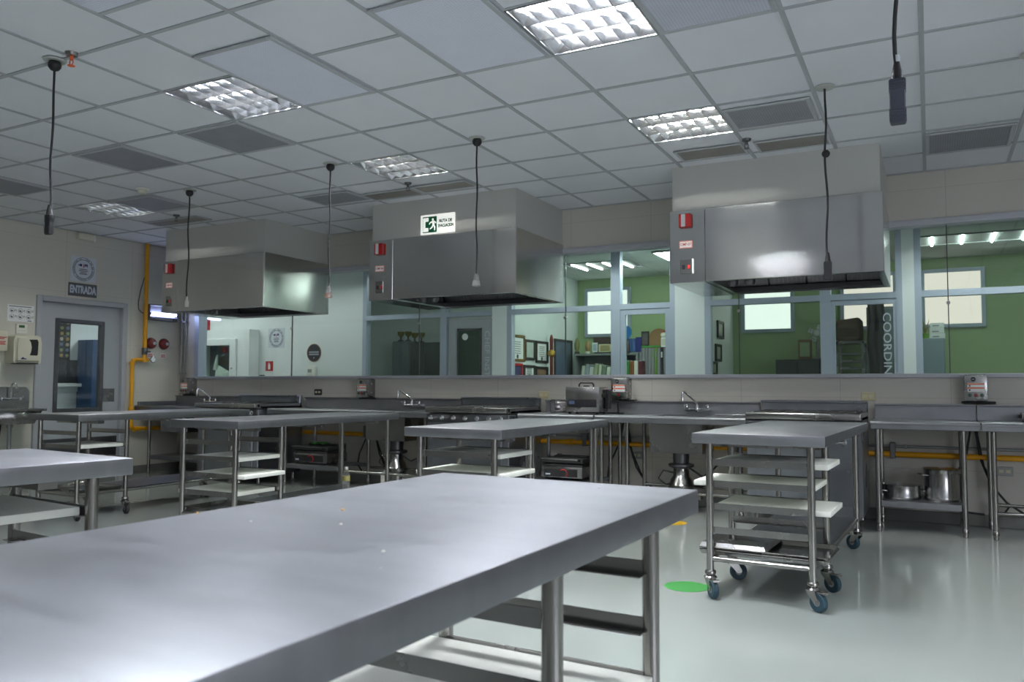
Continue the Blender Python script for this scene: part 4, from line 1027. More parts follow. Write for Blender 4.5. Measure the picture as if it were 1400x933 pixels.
# bottle on the undershelf of the three-board table
p = atZ(473, 671, .227)
t = thing('water_bottle', 'clear plastic bottle with white cap and yellow label under the table', 'bottle', (p.x, p.y, .2272))
mb = MB(); mb.lathe([(0, 0), (.030, 0), (.033, .006), (.033, .13), (.026, .155), (.013, .172), (.013, .185), (0, .185)], n=22); mb.build('bottle_body', CLEARPL, t)
mb = MB(); mb.lathe([(.0335, .085), (.0338, .086), (.0338, .125), (.0335, .126)], n=22); mb.build('yellow_label', mat('label_yellow', rgb(206, 194, 120), .5, 0, .1, 30), t)
mb = MB(); mb.lathe([(.016, .180), (.017, .182), (.017, .203), (.015, .206), (0, .206)], n=18); mb.build('white_cap', WHITEPL, t)
# ------------------------------------------------------------------ left wall
WX = XL
def onwall(name, label, cat, y, z, x=WX+.001, group=None): return thing(name, label, cat, (x, y, z), 0, group)
# hand sink
t = onwall('hand_sink', 'stainless hand sink on the left wall below the paper towel dispenser', 'hand sink', 5.32, .86)
mb = MB(); mb.prism([(-.34, 0), (.33, 0), (.33, .21), (.29, .255), (-.30, .255), (-.34, .21)], .02, AXL); mb.build('backsplash', STEEL, t)
mb = MB(); a, b = .40, .30
for q in ((.02, a, -b, -b+.03), (.02, a, b-.03, b), (a-.03, a, -b+.03, b-.03), (.02, .09, -b+.03, b-.03)): mb.box(*q, -.01, .018, .004)
mb.build('sink_rim', STEEL, t)
mb = MB()
top = [(.09, -b+.03, 0), (a-.03, -b+.03, 0), (a-.03, b-.03, 0), (.09, b-.03, 0)]; bot = [(.13, -b+.09, -.15), (a-.08, -b+.09, -.15), (a-.08, b-.09, -.15), (.13, b-.09, -.15)]
vt = [mb.bm.verts.new(v) for v in top]; vb = [mb.bm.verts.new(v) for v in bot]
for k in range(4): mb.face([vt[k], vt[(k+1) % 4], vb[(k+1) % 4], vb[k]])
mb.face(vb); o = mb.build('sink_bowl', STEEL, t); o.modifiers.new('thick', 'SOLIDIFY').thickness = .004
mb = MB(); mb.cyl((.22, 0, -.15), (.22, 0, -.46), .022, 14); mb.sweep([(.22, 0, -.46), (.22, -.01, -.52), (.22, -.05, -.55), (.22, -.10, -.53), (.18, -.13, -.46), (.10, -.13, -.42), (.0, -.13, -.42)], .022, 14); mb.cyl((.22, 0, -.15), (.22, 0, -.19), .032, 14); mb.build('drain_pipe', PVC, t)
mb = MB(); mb.lathe([(.05, 0), (.045, .014), (.02, .018)], n=18, M=Matrix.Translation((0, -.13, -.42)) @ AXL); mb.build('drain_flange', PVC, t)
for y in (-.10, .02): mb = MB(); mb.sweep([(.03, y, -.01), (.06, y-.02, -.15), (.05, y-.03, -.30), (.012, y-.02, -.40)], .008, 8); mb.build('supply_hose', RUBBER, t)
t = onwall('sink_faucet', 'chrome gooseneck faucet on the hand sink backsplash', 'faucet', 5.42, .985, WX+.022)
mb = MB(); mb.cyl((.035, -.10, 0), (.035, .10, 0), .014, 12)
for s in (-.1, .1): mb.cyl((0, s, 0), (.04, s, 0), .018, 12)
mb.build('faucet_body', CHROME, t)
mb = MB(); mb.sweep([(.035, 0, 0), (.035, 0, .12), (.05, 0, .16), (.085, 0, .178), (.12, 0, .165), (.135, 0, .135), (.135, 0, .115)], [.012, .011, .011, .011, .011, .011, .013], 12); mb.build('gooseneck_spout', CHROME, t)
for s in (-.1, .1): mb = MB(); mb.box(.04, .10, s-.008, s+.008, .012, .024, .004); mb.cyl((.045, s, .0), (.045, s, .02), .014, 12); mb.build('lever_handle', CHROME, t)
# towel dispenser
t = onwall('towel_dispenser', 'cream paper towel dispenser with dark window beside the entrance door', 'towel dispenser', 5.52, 1.53)
mb = MB(); mb.prism([(-.155, -.13), (-.14, -.15), (.14, -.15), (.155, -.13), (.16, .08), (.145, .145), (.11, .165), (-.11, .165), (-.145, .145), (-.16, .08)], .20, AXL)
bmesh.ops.bevel(mb.bm, geom=[e for e in mb.bm.edges if all(v.co.x > .19 for v in e.verts)], offset=.03, segments=3, affect='EDGES')
mb.build('dispenser_body', CREAMPL, t)
mb = MB(); mb.prism([(-.005, .115), (.085, .12), (.10, .09), (.095, -.05), (.085, -.062), (.005, -.062), (.02, -.02), (.025, .03), (.015, .08)], .004, Matrix.Translation((.1995, 0, 0)) @ AXL); mb.build('dark_window', BLACK, t)
mb = MB(); mb.box(.06, .185, -.12, .12, -.158, -.145, .004); mb.build('paper_slot', BLACK, t)
mb = MB(); mb.prism(circ(.012, 16, -.07, -.095), .002, Matrix.Translation((.2, 0, 0)) @ AXL); mb.box(.2, .202, -.09, -.03, -.108, -.096); mb.build('maker_mark', NAVY, t)
t = onwall('soap_dispenser', 'cream soap dispenser with red writing at the left edge', 'soap dispenser', 5.285, 1.62)
mb = MB(); mb.box(0, .10, -.06, .055, -.11, .11, .010, 2); mb.build('dispenser_body', CREAMPL, t)
mb = MB()
for z, y0, y1 in ((.042, -.04, .04), (.026, -.04, .015), (-.005, -.04, .03), (-.02, -.04, .02), (-.035, -.04, .03)): mb.box(.1, .1015, y0, y1, z-.005, z+.005)
mb.build('red_print', REDINK, t)
t = onwall('sanitizer_dispenser', 'small pale dispenser below the soap dispenser at the left edge', 'soap dispenser', 5.235, 1.29)
mb = MB(); mb.box(0, .09, -.05, .045, -.10, .10, .012, 2); mb.build('dispenser_body', WHITEPL, t)
mb = MB(); mb.box(.02, .075, -.02, .02, -.125, -.10, .004); mb.build('nozzle', BLACK, t)
t = onwall('thermostat', 'white thermostat with green display above the towel dispenser', 'thermostat', 5.535, 1.772)
mb = MB(); mb.box(0, .024, -.062, .062, -.055, .055, .005, 2); mb.build('thermostat_body', WHITEPL, t)
mb = MB(); mb.box(.024, .0255, -.035, .030, .012, .042); mb.build('display_window', mat('lcd_green', rgb(60, 96, 56), .2, 0, .05, 20), t)
for y in (-.03, 0, .03): mb = MB(); mb.box(.024, .027, y-.01, y+.01, -.026, -.016, .001); mb.build('button', CREAMPL, t)
t = onwall('handwash_sign', 'white sheet of six round hand washing pictures above the thermostat', 'sign', 5.528, 1.948)
mb = MB(); mb.box(0, .003, -.15, .15, -.094, .094); mb.build('sign_sheet', PAPER, t)
mb = MB()
for r in range(2):
    for c in range(3):
        A = Matrix.Translation((.0032, -.10+.095*c, .028-.068*r)) @ AXL
        annulus(mb, .023, .026, A)
        mb.prism([(-.012, -.010), (.004, -.014), (.014, -.004), (.008, .004), (-.002, .002), (-.008, .010), (-.014, .004)], .0008, A)
        for q in range(3): mb.box(.0032, .004, -.10+.095*c+.032, -.10+.095*c+.055, .022-.068*r+q*.008, .025-.068*r+q*.008)
mb.box(.0032, .004, -.135, .12, .073, .080); mb.build('ink_drawing', INK, t)
mb = MB(); mb.box(.0032, .004, .08, .125, -.085, -.077); mb.build('blue_mark', NAVY, t)
def round_poster(t, A, s, sheet_name='sign_sheet'):
    mb = MB(); mb.prism([(-.165*s, -.15*s), (.165*s, -.15*s), (.165*s, .15*s), (-.165*s, .15*s)], .003, A); mb.build(sheet_name, mat('poster_bluish', rgb(204, 210, 220), .5, 0, .03, 10), t)
    B = A @ Matrix.Translation((0, 0, .0032))
    mb = MB(); annulus(mb, .112*s, .118*s, B); annulus(mb, .139*s, .143*s, B)
    rr = random.Random(2)
    for k in range(44):     # worn ring of small print
        a = 2*PI*k/44
        if rr.random() < .82: mb.prism([(-.004*s, -.007*s), (.004*s, -.007*s), (.004*s, .007*s), (-.004*s, .007*s)], .0008, B @ Matrix.Rotation(a, 4, 'Z') @ Matrix.Translation((0, .128*s, 0)))
    for q, (w, z) in enumerate(((.05, .0), (.06, -.02), (.04, -.04), (.05, -.058))): mb.prism([(-w*s, (z-.005)*s), (w*s, (z-.005)*s), (w*s, (z+.003)*s), (-w*s, (z+.003)*s)], .0008, B)
    mb.build('ring_print', INK, t)
    mb = MB(); mb.prism(circ(.017*s, 20, -.035*s, .048*s), .0009, B); mb.prism([(-.07*s, .043*s), (-.03*s, .043*s), (-.03*s, .053*s), (-.07*s, .053*s)], .0009, B)
    mb.prism([(.012*s, .03*s), (.022*s, .03*s), (.026*s, .05*s), (.034*s, .036*s), (.042*s, .05*s), (.046*s, .03*s), (.056*s, .03*s), (.052*s, .068*s), (.040*s, .068*s), (.034*s, .056*s), (.028*s, .068*s), (.016*s, .068*s)], .0009, B); mb.build('navy_logo', NAVY, t)
    mb = MB(); mb.prism([(-.006*s, .018*s), (.004*s, .018*s), (.008*s, .066*s), (-.002*s, .066*s)], .0009, B); mb.build('red_logo_bar', REDINK, t)
t = onwall('round_seal_poster', 'white square poster with a ring seal above the entrance name plate', 'poster', 6.27, 2.548)
round_poster(t, AXL, 1.0)
t = onwall('entrance_plate', 'dark grey plate reading ENTRADA above the entrance door', 'sign', 6.27, 2.293)
mb = MB(); mb.box(0, .006, -.185, .185, -.08, .08, .001); mb.build('sign_plate', GREYSIGN, t)
text('ENTRADA', .125, (.0065, 0, -.002), AXL, SILVERL, t, bold=.006, sx=.60)
t = onwall('emergency_light', 'white emergency light box on the left wall at the ceiling', 'emergency light', 6.26, 2.945)
mb = MB(); mb.box(0, .07, -.10, .09, -.04, .035, .006, 2); mb.build('light_body', CREAMPL, t)
mb = MB(); mb.box(.03, .06, .10, .125, -.045, .03, .006); mb.box(.03, .05, .085, .105, -.01, .01); mb.build('lamp_head', WHITEPL, t)
# insect light
t = onwall('insect_light', 'grey insect trap with a glowing blue white tube near the left corner', 'insect light', 7.385, 2.10)
mb = MB(); mb.box(0, .055, -.225, .225, -.105, .105, .004); mb.box(.055, .085, -.225, .225, .085, .105, .004); mb.box(.055, .085, -.225, .225, -.105, -.055, .004); mb.box(.055, .085, -.225, -.213, -.055, .085); mb.box(.055, .085, .213, .225, -.055, .085); mb.build('trap_housing', mat('trap_grey', rgb(110, 112, 122), .5, 0, .04, 9), t)
mb = MB(); mb.cyl((.075, -.20, -.018), (.075, .20, -.018), .017, 12); mb.build('glow_tube', emis('blue_tube', (.52, .60, 1, 1), 22), t)
for y in (-.205, .205): mb = MB(); mb.cyl((.075, y-.008, -.018), (.075, y+.008, -.018), .019, 12); mb.build('tube_holder', BLACK, t)
mb = MB()
for y in (.155, .195): mb.box(.085, .089, y-.012, y+.012, -.096, -.072)
mb.build('socket_mark', BLACK, t)
# gas line on the left wall
t = onwall('yellow_gas_line', 'yellow gas pipe with valve rising to the ceiling beside the entrance door', 'gas pipe', 7.13, 0, WX+.05)
mb = MB(); mb.cyl((0, 0, 1.62), (0, 0, 2.99), .026, 16); mb.cyl((0, 0, 1.46), (0, 0, 1.54), .026, 16)
mb.sweep([(0, .05, 1.468), (0, -.13, 1.468), (0, -.165, 1.458), (0, -.178, 1.425), (0, -.178, .63), (0, -.170, .592), (0, -.135, .578), (0, .43, .574)], .025, 16)
mb.build('pipe_run', YELLOW, t)
mb = MB()
for p, q in (((0, 0, 1.44), (0, 0, 1.50)), ((0, -.178, 1.40), (0, -.178, 1.44)), ((0, -.178, .60), (0, -.178, .65)), ((0, -.178, .80), (0, -.178, .86)), ((0, -.135, .576), (0, -.08, .576))): mb.cyl(p, q, .034, 14)
mb.build('pipe_fitting', YELLOW, t)
mb = MB(); mb.cyl((0, 0, 1.535), (0, 0, 1.625), .036, 14); mb.box(.03, .05, -.04, .055, 1.565, 1.585, .003); mb.build('shutoff_valve', DARKST, t)
g = MB(); g.lathe([(.042, 0), (.042, .022), (.036, .026), (0, .026)], n=24, M=Matrix.Translation((.012, .105, 1.475)) @ AXL); g.cyl((0, .04, 1.468), (0, .10, 1.468), .012); gg = g.build('pressure_gauge', CHROME, t)
g = MB(); g.lathe([(.034, .0262), (.034, .0272), (0, .0272)], n=24, M=Matrix.Translation((.012, .105, 1.475)) @ AXL); g.build('gauge_face', PAPER, gg)
for y, lab in ((7.255, 'red wall alarm bell nearer to the yellow pipe'), (7.455, 'red wall alarm bell nearer to the left rear corner')):
    t = onwall('alarm_bell', lab, 'alarm bell', y, 1.69, group='red alarm bells on the left wall')
    mb = MB(); mb.lathe([(.074, 0), (.074, .018), (.066, .036), (.046, .048), (.02, .052), (0, .052)], n=28, M=AXL); mb.build('bell_dome', mat('bell_dark_red', rgb(112, 30, 28), .35, 0, .08, 12), t)
    mb = MB(); mb.lathe([(.022, .045), (.022, .058), (.012, .064), (0, .064)], n=18, M=Matrix.Translation((0, .02, 0)) @ AXL); mb.build('bell_center', SILVERL, t)
    s = onwall('bell_label', 'white label with red print under the alarm bell ' + ('nearer to the yellow pipe' if y < 7.3 else 'nearer to the corner'), 'label', y, 1.535 if y < 7.3 else 1.53, group='labels below the alarm bells')
    mb = MB(); mb.box(0, .002, -.042, .042, -.032, .032); mb.build('label_sheet', PAPER, s)
    mb = MB()
    for z in (-.015, .0, .015): mb.box(.002, .003, -.034, .034, z-.005, z+.004)
    mb.build('red_print', REDINK, s)
t = onwall('trap_cable', 'thin black cable hanging beside the yellow pipe to the insect trap', 'cable', 7.08, 2.30, WX+.012)
mb = MB(); mb.sweep([(0, .05, .26), (0, .0, .10), (0, -.035, -.08), (0, -.03, -.17), (0, .02, -.215), (0, .08, -.225)], .005, 8); mb.build('cable_run', RUBBER, t)

# ------------------------------------------------------------------ seen through the entrance door
t = thing('picture_board', 'dark board of small coloured pictures seen through the entrance door', 'board', (-11.19, 7.30, 1.80))
mb = MB(); mb.box(0, .02, -.17, .19, -.30, .30); mb.build('board_panel', DARKF, t)
cols = [rgb(150, 120, 60), rgb(120, 130, 90), rgb(90, 100, 130), rgb(160, 150, 130)]
for r in range(7):
    for c in range(4):
        mb = MB(); mb.prism(circ(.026, 10), .004, Matrix.Translation((.02, -.125+.09*c, .245-.08*r)) @ AXL); mb.build('picture', mat('tint_%d' % ((r*3+c) % 4), cols[(r*3+c) % 4], .5, 0, .2, 20), t)
t = thing('wall_monitor', 'dark screen below the picture board seen through the entrance door', 'monitor', (-11.19, 7.40, 1.33))
mb = MB(); mb.box(0, .05, -.24, .20, -.16, .17, .006); mb.build('screen_body', BLACK, t)
mb = MB(); mb.box(.05, .052, -.22, .18, -.14, .15); mb.build('screen_glass', mat('screen_dark', rgb(40, 44, 50), .15, 0, .05, 9), t)
t = thing('corridor_ledge', 'pale ledge under the dark screen beyond the entrance door', 'ledge', (-11.19, 7.40, 1.14))
mb = MB(); mb.box(0, .12, -.5, .25, -.03, .02, .006); mb.box(0, .03, -.5, .25, -.10, -.03); mb.build('ledge_board', OFFWHITE, t)
t = thing('blue_locker', 'blue locker front seen through the right half of the entrance door glass', 'locker', (-11.0, 7.90, .02))
mb = MB(); mb.box(-.19, .15, -.28, .40, 0, 1.78, .006); mb.build('locker_body', mat('locker_blue', rgb(44, 78, 118), .45, 0, .15, 6, .2, 30), t)
mb = MB()
for k in range(6): mb.box(.15, .153, -.20, .32, 1.45+k*.03, 1.465+k*.03)
mb.build('vent_slit', BLACK, t)

# ------------------------------------------------------------------ corridor behind the glass
p = at(311, 490, 9.10)
t = thing('fire_hose_cabinet', 'white fire hose cabinet with glass door behind the left window', 'fire hose cabinet', (-9.83, 9.295, 1.30))
mb = MB()
for q in ((-.55, -.45, -.20, 0, -.30, .70), (.33, .58, -.20, 0, -.30, .70), (-.45, .33, -.20, 0, .56, .70), (-.45, .42, -.20, 0, -.30, -.20), (-.45, .42, -.02, 0, -.20, .60)): mb.box(*q)
mb.build('cabinet_box', OFFWHITE, t)
mb = MB()
for q in ((-.47, -.37, -.235, -.20, -.22, .56), (.20, .33, -.235, -.20, -.22, .56), (-.37, .20, -.235, -.20, .46, .56), (-.37, .20, -.235, -.20, -.22, -.14)): mb.box(*q, .004)
dr = mb.build('cabinet_door', OFFWHITE, t)
mb = MB(); mb.box(-.37, .20, -.222, -.217, -.14, .46); mb.build('door_glass', GL2, dr)
mb = MB(); mb.lathe([(.012, 0), (.012, .02), (0, .022)], n=14, M=Matrix.Translation((.27, -.235, .10)) @ AXF); mb.build('door_knob', CHROME, dr)
mb = MB(); mb.box(-.44, .41, -.03, -.022, -.2, .59); mb.build('dark_lining', GREYSIGN, t)
for x, z in ((-.10, .40), (.07, .22)): mb = MB(); mb.lathe([(.05, 0), (.055, .02), (.03, .05), (0, .05)], n=18, M=Matrix.Translation((x, -.03, z)) @ AXF); mb.build('red_valve', RED, t)
HOSE = mat('white_hose', rgb(222, 224, 222), .7, 0, .08, 30)
for k in range(9):
    mb = MB(); x = -.20+.042*k; mb.sweep([(x, -.09, .16-.018*k), (x+.02, -.12, .02), (x+.01, -.12, -.14), (x+.02, -.09, -.19)], [.016, .028, .03, .02], 8); mb.build('hose_fold', HOSE, t)
mb = MB(); mb.sweep([(-.20, -.10, .32), (-.20, -.12, .20), (-.215, -.13, .08)], [.012, .028, .034], 10); mb.build('hose_nozzle', HOSE, t)
t = thing('red_alarm_box', 'narrow red box on the corridor wall above the fire hose cabinet', 'alarm box', (-10.35, 9.295, 2.12))
mb = MB(); mb.box(-.035, .035, -.06, 0, -.09, .09, .006); mb.build('box_body', RED, t)
mb = MB(); mb.box(-.02, .02, -.064, -.06, -.03, .03); mb.build('white_label', PAPER, t)
t = thing('ring_seal_poster', 'pale poster with a ring seal on the corridor wall behind the left window', 'poster', (-8.89, 9.297, 1.865))
round_poster(t, AXF, 1.0)
t = thing('extinguisher_sign', 'small red fire extinguisher sign low on the corridor wall', 'sign', (-9.025, 9.297, 1.435))
mb = MB(); mb.box(-.075, .075, -.004, 0, -.075, .075); mb.build('sign_sheet', RED, t)
mb = MB(); mb.prism([(-.022, -.05), (.022, -.05), (.022, .02), (.008, .035), (.008, .05), (-.02, .05), (-.02, .04), (-.008, .035), (-.022, .02)], .001, Matrix.Translation((0, -.0045, 0)) @ AXF); mb.build('white_pictogram', PAPER, t)
t = thing('fire_extinguisher', 'red fire extinguisher on the corridor wall under its red sign, mostly behind the sill', 'fire extinguisher', (-9.02, 9.16, .0))
mb = MB(); mb.lathe([(0, 0.7), (.07, .7), (.075, .72), (.075, 1.14), (.05, 1.2), (.025, 1.22), (.025, 1.25), (0, 1.25)], n=22); mb.build('cylinder_body', RED, t)
mb = MB(); mb.box(-.06, .04, -.015, .015, 1.25, 1.275, .004); mb.box(-.07, .03, -.012, .012, 1.285, 1.30, .004); mb.build('squeeze_handle', BLACK, t)
mb = MB(); mb.box(-.05, .05, .07, .139, .9, .95); mb.build('wall_bracket', DARKST, t)
t = thing('round_notice', 'round black notice with brown rim on the corridor wall', 'sign', (-8.14, 9.297, 1.625))
mb = MB(); mb.prism(circ(.135, 40), .006, AXF); mb.build('brown_rim', mat('rim_brown', rgb(120, 84, 62), .5, 0, .05, 20), t)
mb = MB(); mb.prism(circ(.123, 40), .001, Matrix.Translation((0, -.006, 0)) @ AXF); mb.build('black_face', mat('notice_black', rgb(34, 38, 48), .5, 0, .05, 20), t)
mb = MB()
for z in (.012, -.022): mb.box(-.092, .092, -.0082, -.007, z-.012, z+.010)
mb.prism([(-.014, -.085), (.018, -.08), (.01, -.06), (-.008, -.065)], .001, Matrix.Translation((0, -.0072, 0)) @ AXF); mb.build('grey_print', mat('print_grey', rgb(150, 156, 168), .5, 0, .05, 20), t)
t = thing('gel_dispenser', 'white dispenser on the corridor wall below the round notice', 'dispenser', (-8.13, 9.295, 1.33))
mb = MB(); mb.box(-.06, .06, -.10, 0, -.13, .10, .02, 2); mb.build('dispenser_body', WHITEPL, t)
mb = MB(); mb.box(-.035, .035, -.103, -.1, .0, .05); mb.build('grey_window', PVC, t)

# ------------------------------------------------------------------ left office (dim): steel cabinets and trophies
DIMST = mat('cabinet_grey_green', rgb(120, 132, 136), .5, .2, .08, 6)
def block_cabinet(name, label, cat, a, b, Y, d, z0, m, doors=1):
    c = (a.x+b.x)/2; w = abs(b.x-a.x)/2
    t = thing(name, label, cat, (c, Y+d/2, z0))
    mb = MB(); mb.box(-w, w, -d/2+.02, d/2, 0, a.z-z0, .006); mb.build('cabinet_body', m, t)
    for k in range(doors):
        x0 = -w+2*w*k/doors; x1 = -w+2*w*(k+1)/doors
        mb = MB(); mb.box(x0+.008, x1-.008, -d/2, -d/2+.018, .05, a.z-z0-.02, .004); dd = mb.build('cabinet_door', m, t)
        mb = MB(); mb.box(x1-.04, x1-.028, -d/2-.02, -d/2, (a.z-z0)*.55, (a.z-z0)*.7, .002); mb.build('door_handle', TUBEST, dd)
    return t
block_cabinet('steel_locker', 'pale locker in the dim left office', 'locker', at(536, 467, 11.0), at(559, 505, 11.0), 11.0, .5, 0, DIMST)
block_cabinet('dark_locker', 'wide dark cabinet in the dim left office, right of the pale locker', 'cabinet', at(560.5, 469, 11.0), at(602, 510, 11.0), 11.0, .5, 0, mat('cabinet_dark', rgb(74, 84, 84), .5, .2, .08, 6), 2)
for k, px in enumerate((548, 558, 567, 576)):
    p = at(px, 468.5, 11.2); lab = ['first', 'second', 'third', 'last'][k]
    t = thing('trophy', '%s trophy from the left on the lockers of the dim office' % lab, 'trophy', (p.x, 11.2, at(545, 467.5, 11.0).z if k < 2 else at(575, 469, 11.0).z), 0, 'trophies in the dim office')
    mb = MB(); mb.lathe([(0, 0), (.05, 0), (.05, .03), (.014, .05), (.014, .09), (0, .09)], n=18); mb.build('trophy_foot', DARKF, t)
    mb = MB(); mb.lathe([(.012, .085), (.05, .12), (.06, .17), (.055, .18), (.045, .17), (0, .12)], n=18); mb.build('trophy_cup', mat('trophy_olive', rgb(136, 130, 70), .35, .6, .1, 20), t)

# ------------------------------------------------------------------ second office: certificates, bookcase
PXF = -4.898
def wall_frame(px0, py0, px1, py1, m, label, X=PXF, art=None, group='framed certificates on the partition'):
    a, b = atX(px0, py0, X), atX(px1, py1, X)
    cy_, cz_ = (a.y+b.y)/2, (a.z+b.z)/2; w, h = abs(b.y-a.y)/2, abs(a.z-b.z)/2
    t = thing('framed_certificate', label, 'framed picture', (X+.001, cy_, cz_), 0, group)
    f = .035
    mb = MB()
    for q in ((-w, -w+f, -h, h), (w-f, w, -h, h), (-w+f, w-f, -h, -h+f), (-w+f, w-f, h-f, h)): mb.box(0, .025, *q, .004)
    mb.build('picture_frame', m, t)
    mb = MB(); mb.box(0, .010, -w+f, w-f, -h+f, h-f); mb.build('picture_sheet', art or PAPER, t)
    if art is None:
        mb = MB()
        for q in range(6): mb.box(.010, .0108, -w*.45, w*.45, h*.45-q*h*.17, h*.45-q*h*.17+.008)
        mb.prism(circ(.03, 16, 0, -h*.62), .001, Matrix.Translation((.010, 0, 0)) @ AXL); mb.build('certificate_print', INK, t)
wall_frame(697, 457, 716, 495, WOODF, 'gold framed certificate, upper left on the partition')
wall_frame(716.5, 464, 730, 493, DARKF, 'dark framed photo, upper middle on the partition', art=mat('photo_mat', rgb(196, 204, 196), .5, 0, .25, 14))
wall_frame(731.5, 466, 748, 497, DARKF, 'dark framed certificate, upper right on the partition')
wall_frame(697, 496.5, 713, 517, RED, 'red and blue picture in the lower row on the partition', art=mat('picture_blue', rgb(46, 50, 96), .5, 0, .3, 14))
wall_frame(715, 499, 730, 518, DARKF, 'dark framed certificate in the lower row on the partition')
wall_frame(731.5, 501, 748, 518, DARKF, 'brown picture in the lower row on the partition', art=mat('picture_brown', rgb(130, 100, 80), .5, 0, .3, 14))
wall_frame(757, 463, 781, 520, DARKF, 'large blue picture leaning on the partition beside the ceremonial pole', art=mat('picture_slate', rgb(92, 106, 130), .4, 0, .35, 10), group='large picture')
p = atX(754, 490, -4.80)
t = thing('ceremonial_pole', 'red pole with a brass band standing by the partition', 'pole', (-4.80, p.y, 0))
mb = MB(); mb.cyl((0, 0, 0), (0, 0, 1.80), .024, 14); mb.lathe([(.024, 1.78), (.03, 1.80), (.012, 1.87), (0, 1.88)], n=14); mb.build('pole_shaft', mat('pole_red', rgb(120, 40, 34), .5, 0, .15, 20), t)
mb = MB(); mb.lathe([(.025, 1.56), (.05, 1.58), (.055, 1.62), (.04, 1.65), (.025, 1.66)], n=18); mb.build('brass_band', mat('brass', rgb(190, 150, 70), .3, .8, .1, 12), t)
mb = MB(); mb.lathe([(.09, 0), (.09, .03), (.03, .05)], n=18); mb.build('pole_base', DARKF, t)
SHY = 11.10
a, b = at(784, 484, SHY), at(872, 481, SHY)
t = thing('bookcase', 'low grey bookcase with books behind the middle window', 'bookcase', ((a.x+b.x)/2, SHY+.18, 0))
w = (b.x-a.x)/2; zt = a.z
SHM = mat('shelf_grey', rgb(128, 134, 134), .5, 0, .04, 6)
mb = MB()
for q in ((-w, -w+.03), (-.015+.12, .015+.12), (w-.03, w)): mb.box(*q, -.18, .18, 0, zt-.03)
mb.box(-w, w, -.19, .18, zt-.03, zt, .003)
for z in (.05, .45, .85, 1.13): mb.box(-w+.03, w-.03, -.175, .17, z-.012, z+.012)
mb.box(-w+.03, w-.03, .165, .18, .05, zt-.03); mb.build('bookcase_frame', SHM, t)
bx0 = (a.x+b.x)/2-w
bcols = [rgb(190, 196, 184), rgb(150, 160, 170), rgb(200, 204, 196), rgb(170, 180, 140), rgb(196, 200, 180), rgb(120, 140, 120), rgb(208, 210, 200), rgb(160, 176, 186), rgb(200, 190, 170), rgb(214, 216, 214)]
def book(x, Y, z, w, h, d, col, label, lean=0., group='books in the office bookcase'):
    o = None
    t = thing('book', label, 'book', (x, Y, z), 0, group); t.rotation_euler = (0, lean, 0)
    mb = MB(); mb.box(0, w, -d/2, d/2, 0, h, .002); mb.build('book_cover', col, t)
    mb = MB(); mb.box(w*.12, w*.88, -d/2-.001, d/2-.01, h-.004, h+.001); mb.build('page_block', PAPER, t)
ords = ['first', 'second', 'third', 'fourth', 'fifth', 'sixth', 'seventh', 'eighth', 'ninth', 'tenth']
x = bx0+.16
for k in range(10):
    wd = [.05, .045, .06, .05, .04, .055, .05, .06, .05, .055][k]; hh = [.30, .32, .28, .33, .31, .30, .28, .27, .29, .28][k]
    book(x, SHY-.02, 1.1425, wd, hh, .22, mat('book_%d' % k, bcols[k], .5, 0, .1, 14), '%s pale leaning book from the left in the office bookcase' % ords[k], lean=.10)
    x += wd+.016
for k, (nm, col) in enumerate((('teal', rgb(40, 100, 120)), ('white', rgb(220, 222, 220)), ('green', rgb(60, 130, 60)), ('brown', rgb(150, 90, 50)), ('cream', rgb(214, 210, 196)), ('maroon', rgb(90, 30, 44)))):
    wd = .052
    book(at(848.5, 500, SHY).x+.062*k, SHY-.02, 1.1425, wd, .36, .22, mat('book_'+nm, col, .5, 0, .08, 14), '%s upright book in the right bay of the office bookcase' % nm)
# things on the bookcase
def statuette(px, lab, m1, m2, h=.16):
    t = thing('statuette', lab, 'figurine', (at(px, 480, SHY+.05).x, SHY+.05, zt))
    mb = MB(); mb.lathe([(0, 0), (.04, 0), (.04, .03), (.02, .035), (0, .035)], n=16); mb.build('figurine_base', m2, t)
    mb = MB(); mb.lathe([(.02, .03), (.036, h*.35), (.04, h*.6), (.028, h*.85), (0, h)], n=16); mb.build('figurine_body', m1, t)
statuette(789, 'olive rounded figurine on a black base at the left end of the bookcase', mat('olive', rgb(120, 118, 70), .5, 0, .1, 20), BLACK, .24)
statuette(803.5, 'small tan figurine on the bookcase top below the window', mat('tan_clay', rgb(150, 120, 80), .6, 0, .1, 20), CREAMPL, .20)
def card(px0, py0, px1, py1, Y, lab, m, name='postcard', cat='card', d=.012, inner=None):
    a, b = at(px0, py0, Y), at(px1, py1, Y)
    t = thing(name, lab, cat, ((a.x+b.x)/2, Y, b.z))
    w, h = (b.x-a.x)/2, a.z-b.z
    mb = MB(); mb.box(-w, w, -d/2, d/2, 0, h, .002); mb.build('card_body' if inner else 'panel_body', m, t)
    if inner: mb = MB(); mb.box(-w*.72, w*.72, -d/2-.0015, -d/2, h*.14, h*.86); mb.build('printed_face', inner, t)
    return t
zpx = 481.6
card(810, 469, 817, zpx, SHY+.02, 'white greeting card standing on the bookcase', PAPER, inner=mat('card_blue', rgb(150, 166, 180), .5, 0, .2, 30))
card(818.5, 471, 836, zpx, SHY+.04, 'small picture with brown figures standing on the bookcase', mat('cardtan', rgb(200, 196, 160), .5, 0, .1, 30), inner=mat('card_green_brown', rgb(150, 140, 96), .5, 0, .45, 14))
t = card(814, 462, 836, 469.8, SHY+.12, 'dark brown box on the bookcase below the office window', mat('box_brown', rgb(66, 52, 46), .6, 0, .15, 14), name='brown_box', cat='box', d=.16)
mb = MB(); a = at(814, 469.8, SHY+.12); mb.box(-.12, .12, -.06, .06, -(a.z-zt), 0); mb.build('box_foot', DARKF, t)
t = thing('display_plate', 'blue plate on a stand in front of the office window', 'plate', (at(854, 454, SHY).x, SHY+.05, zt))
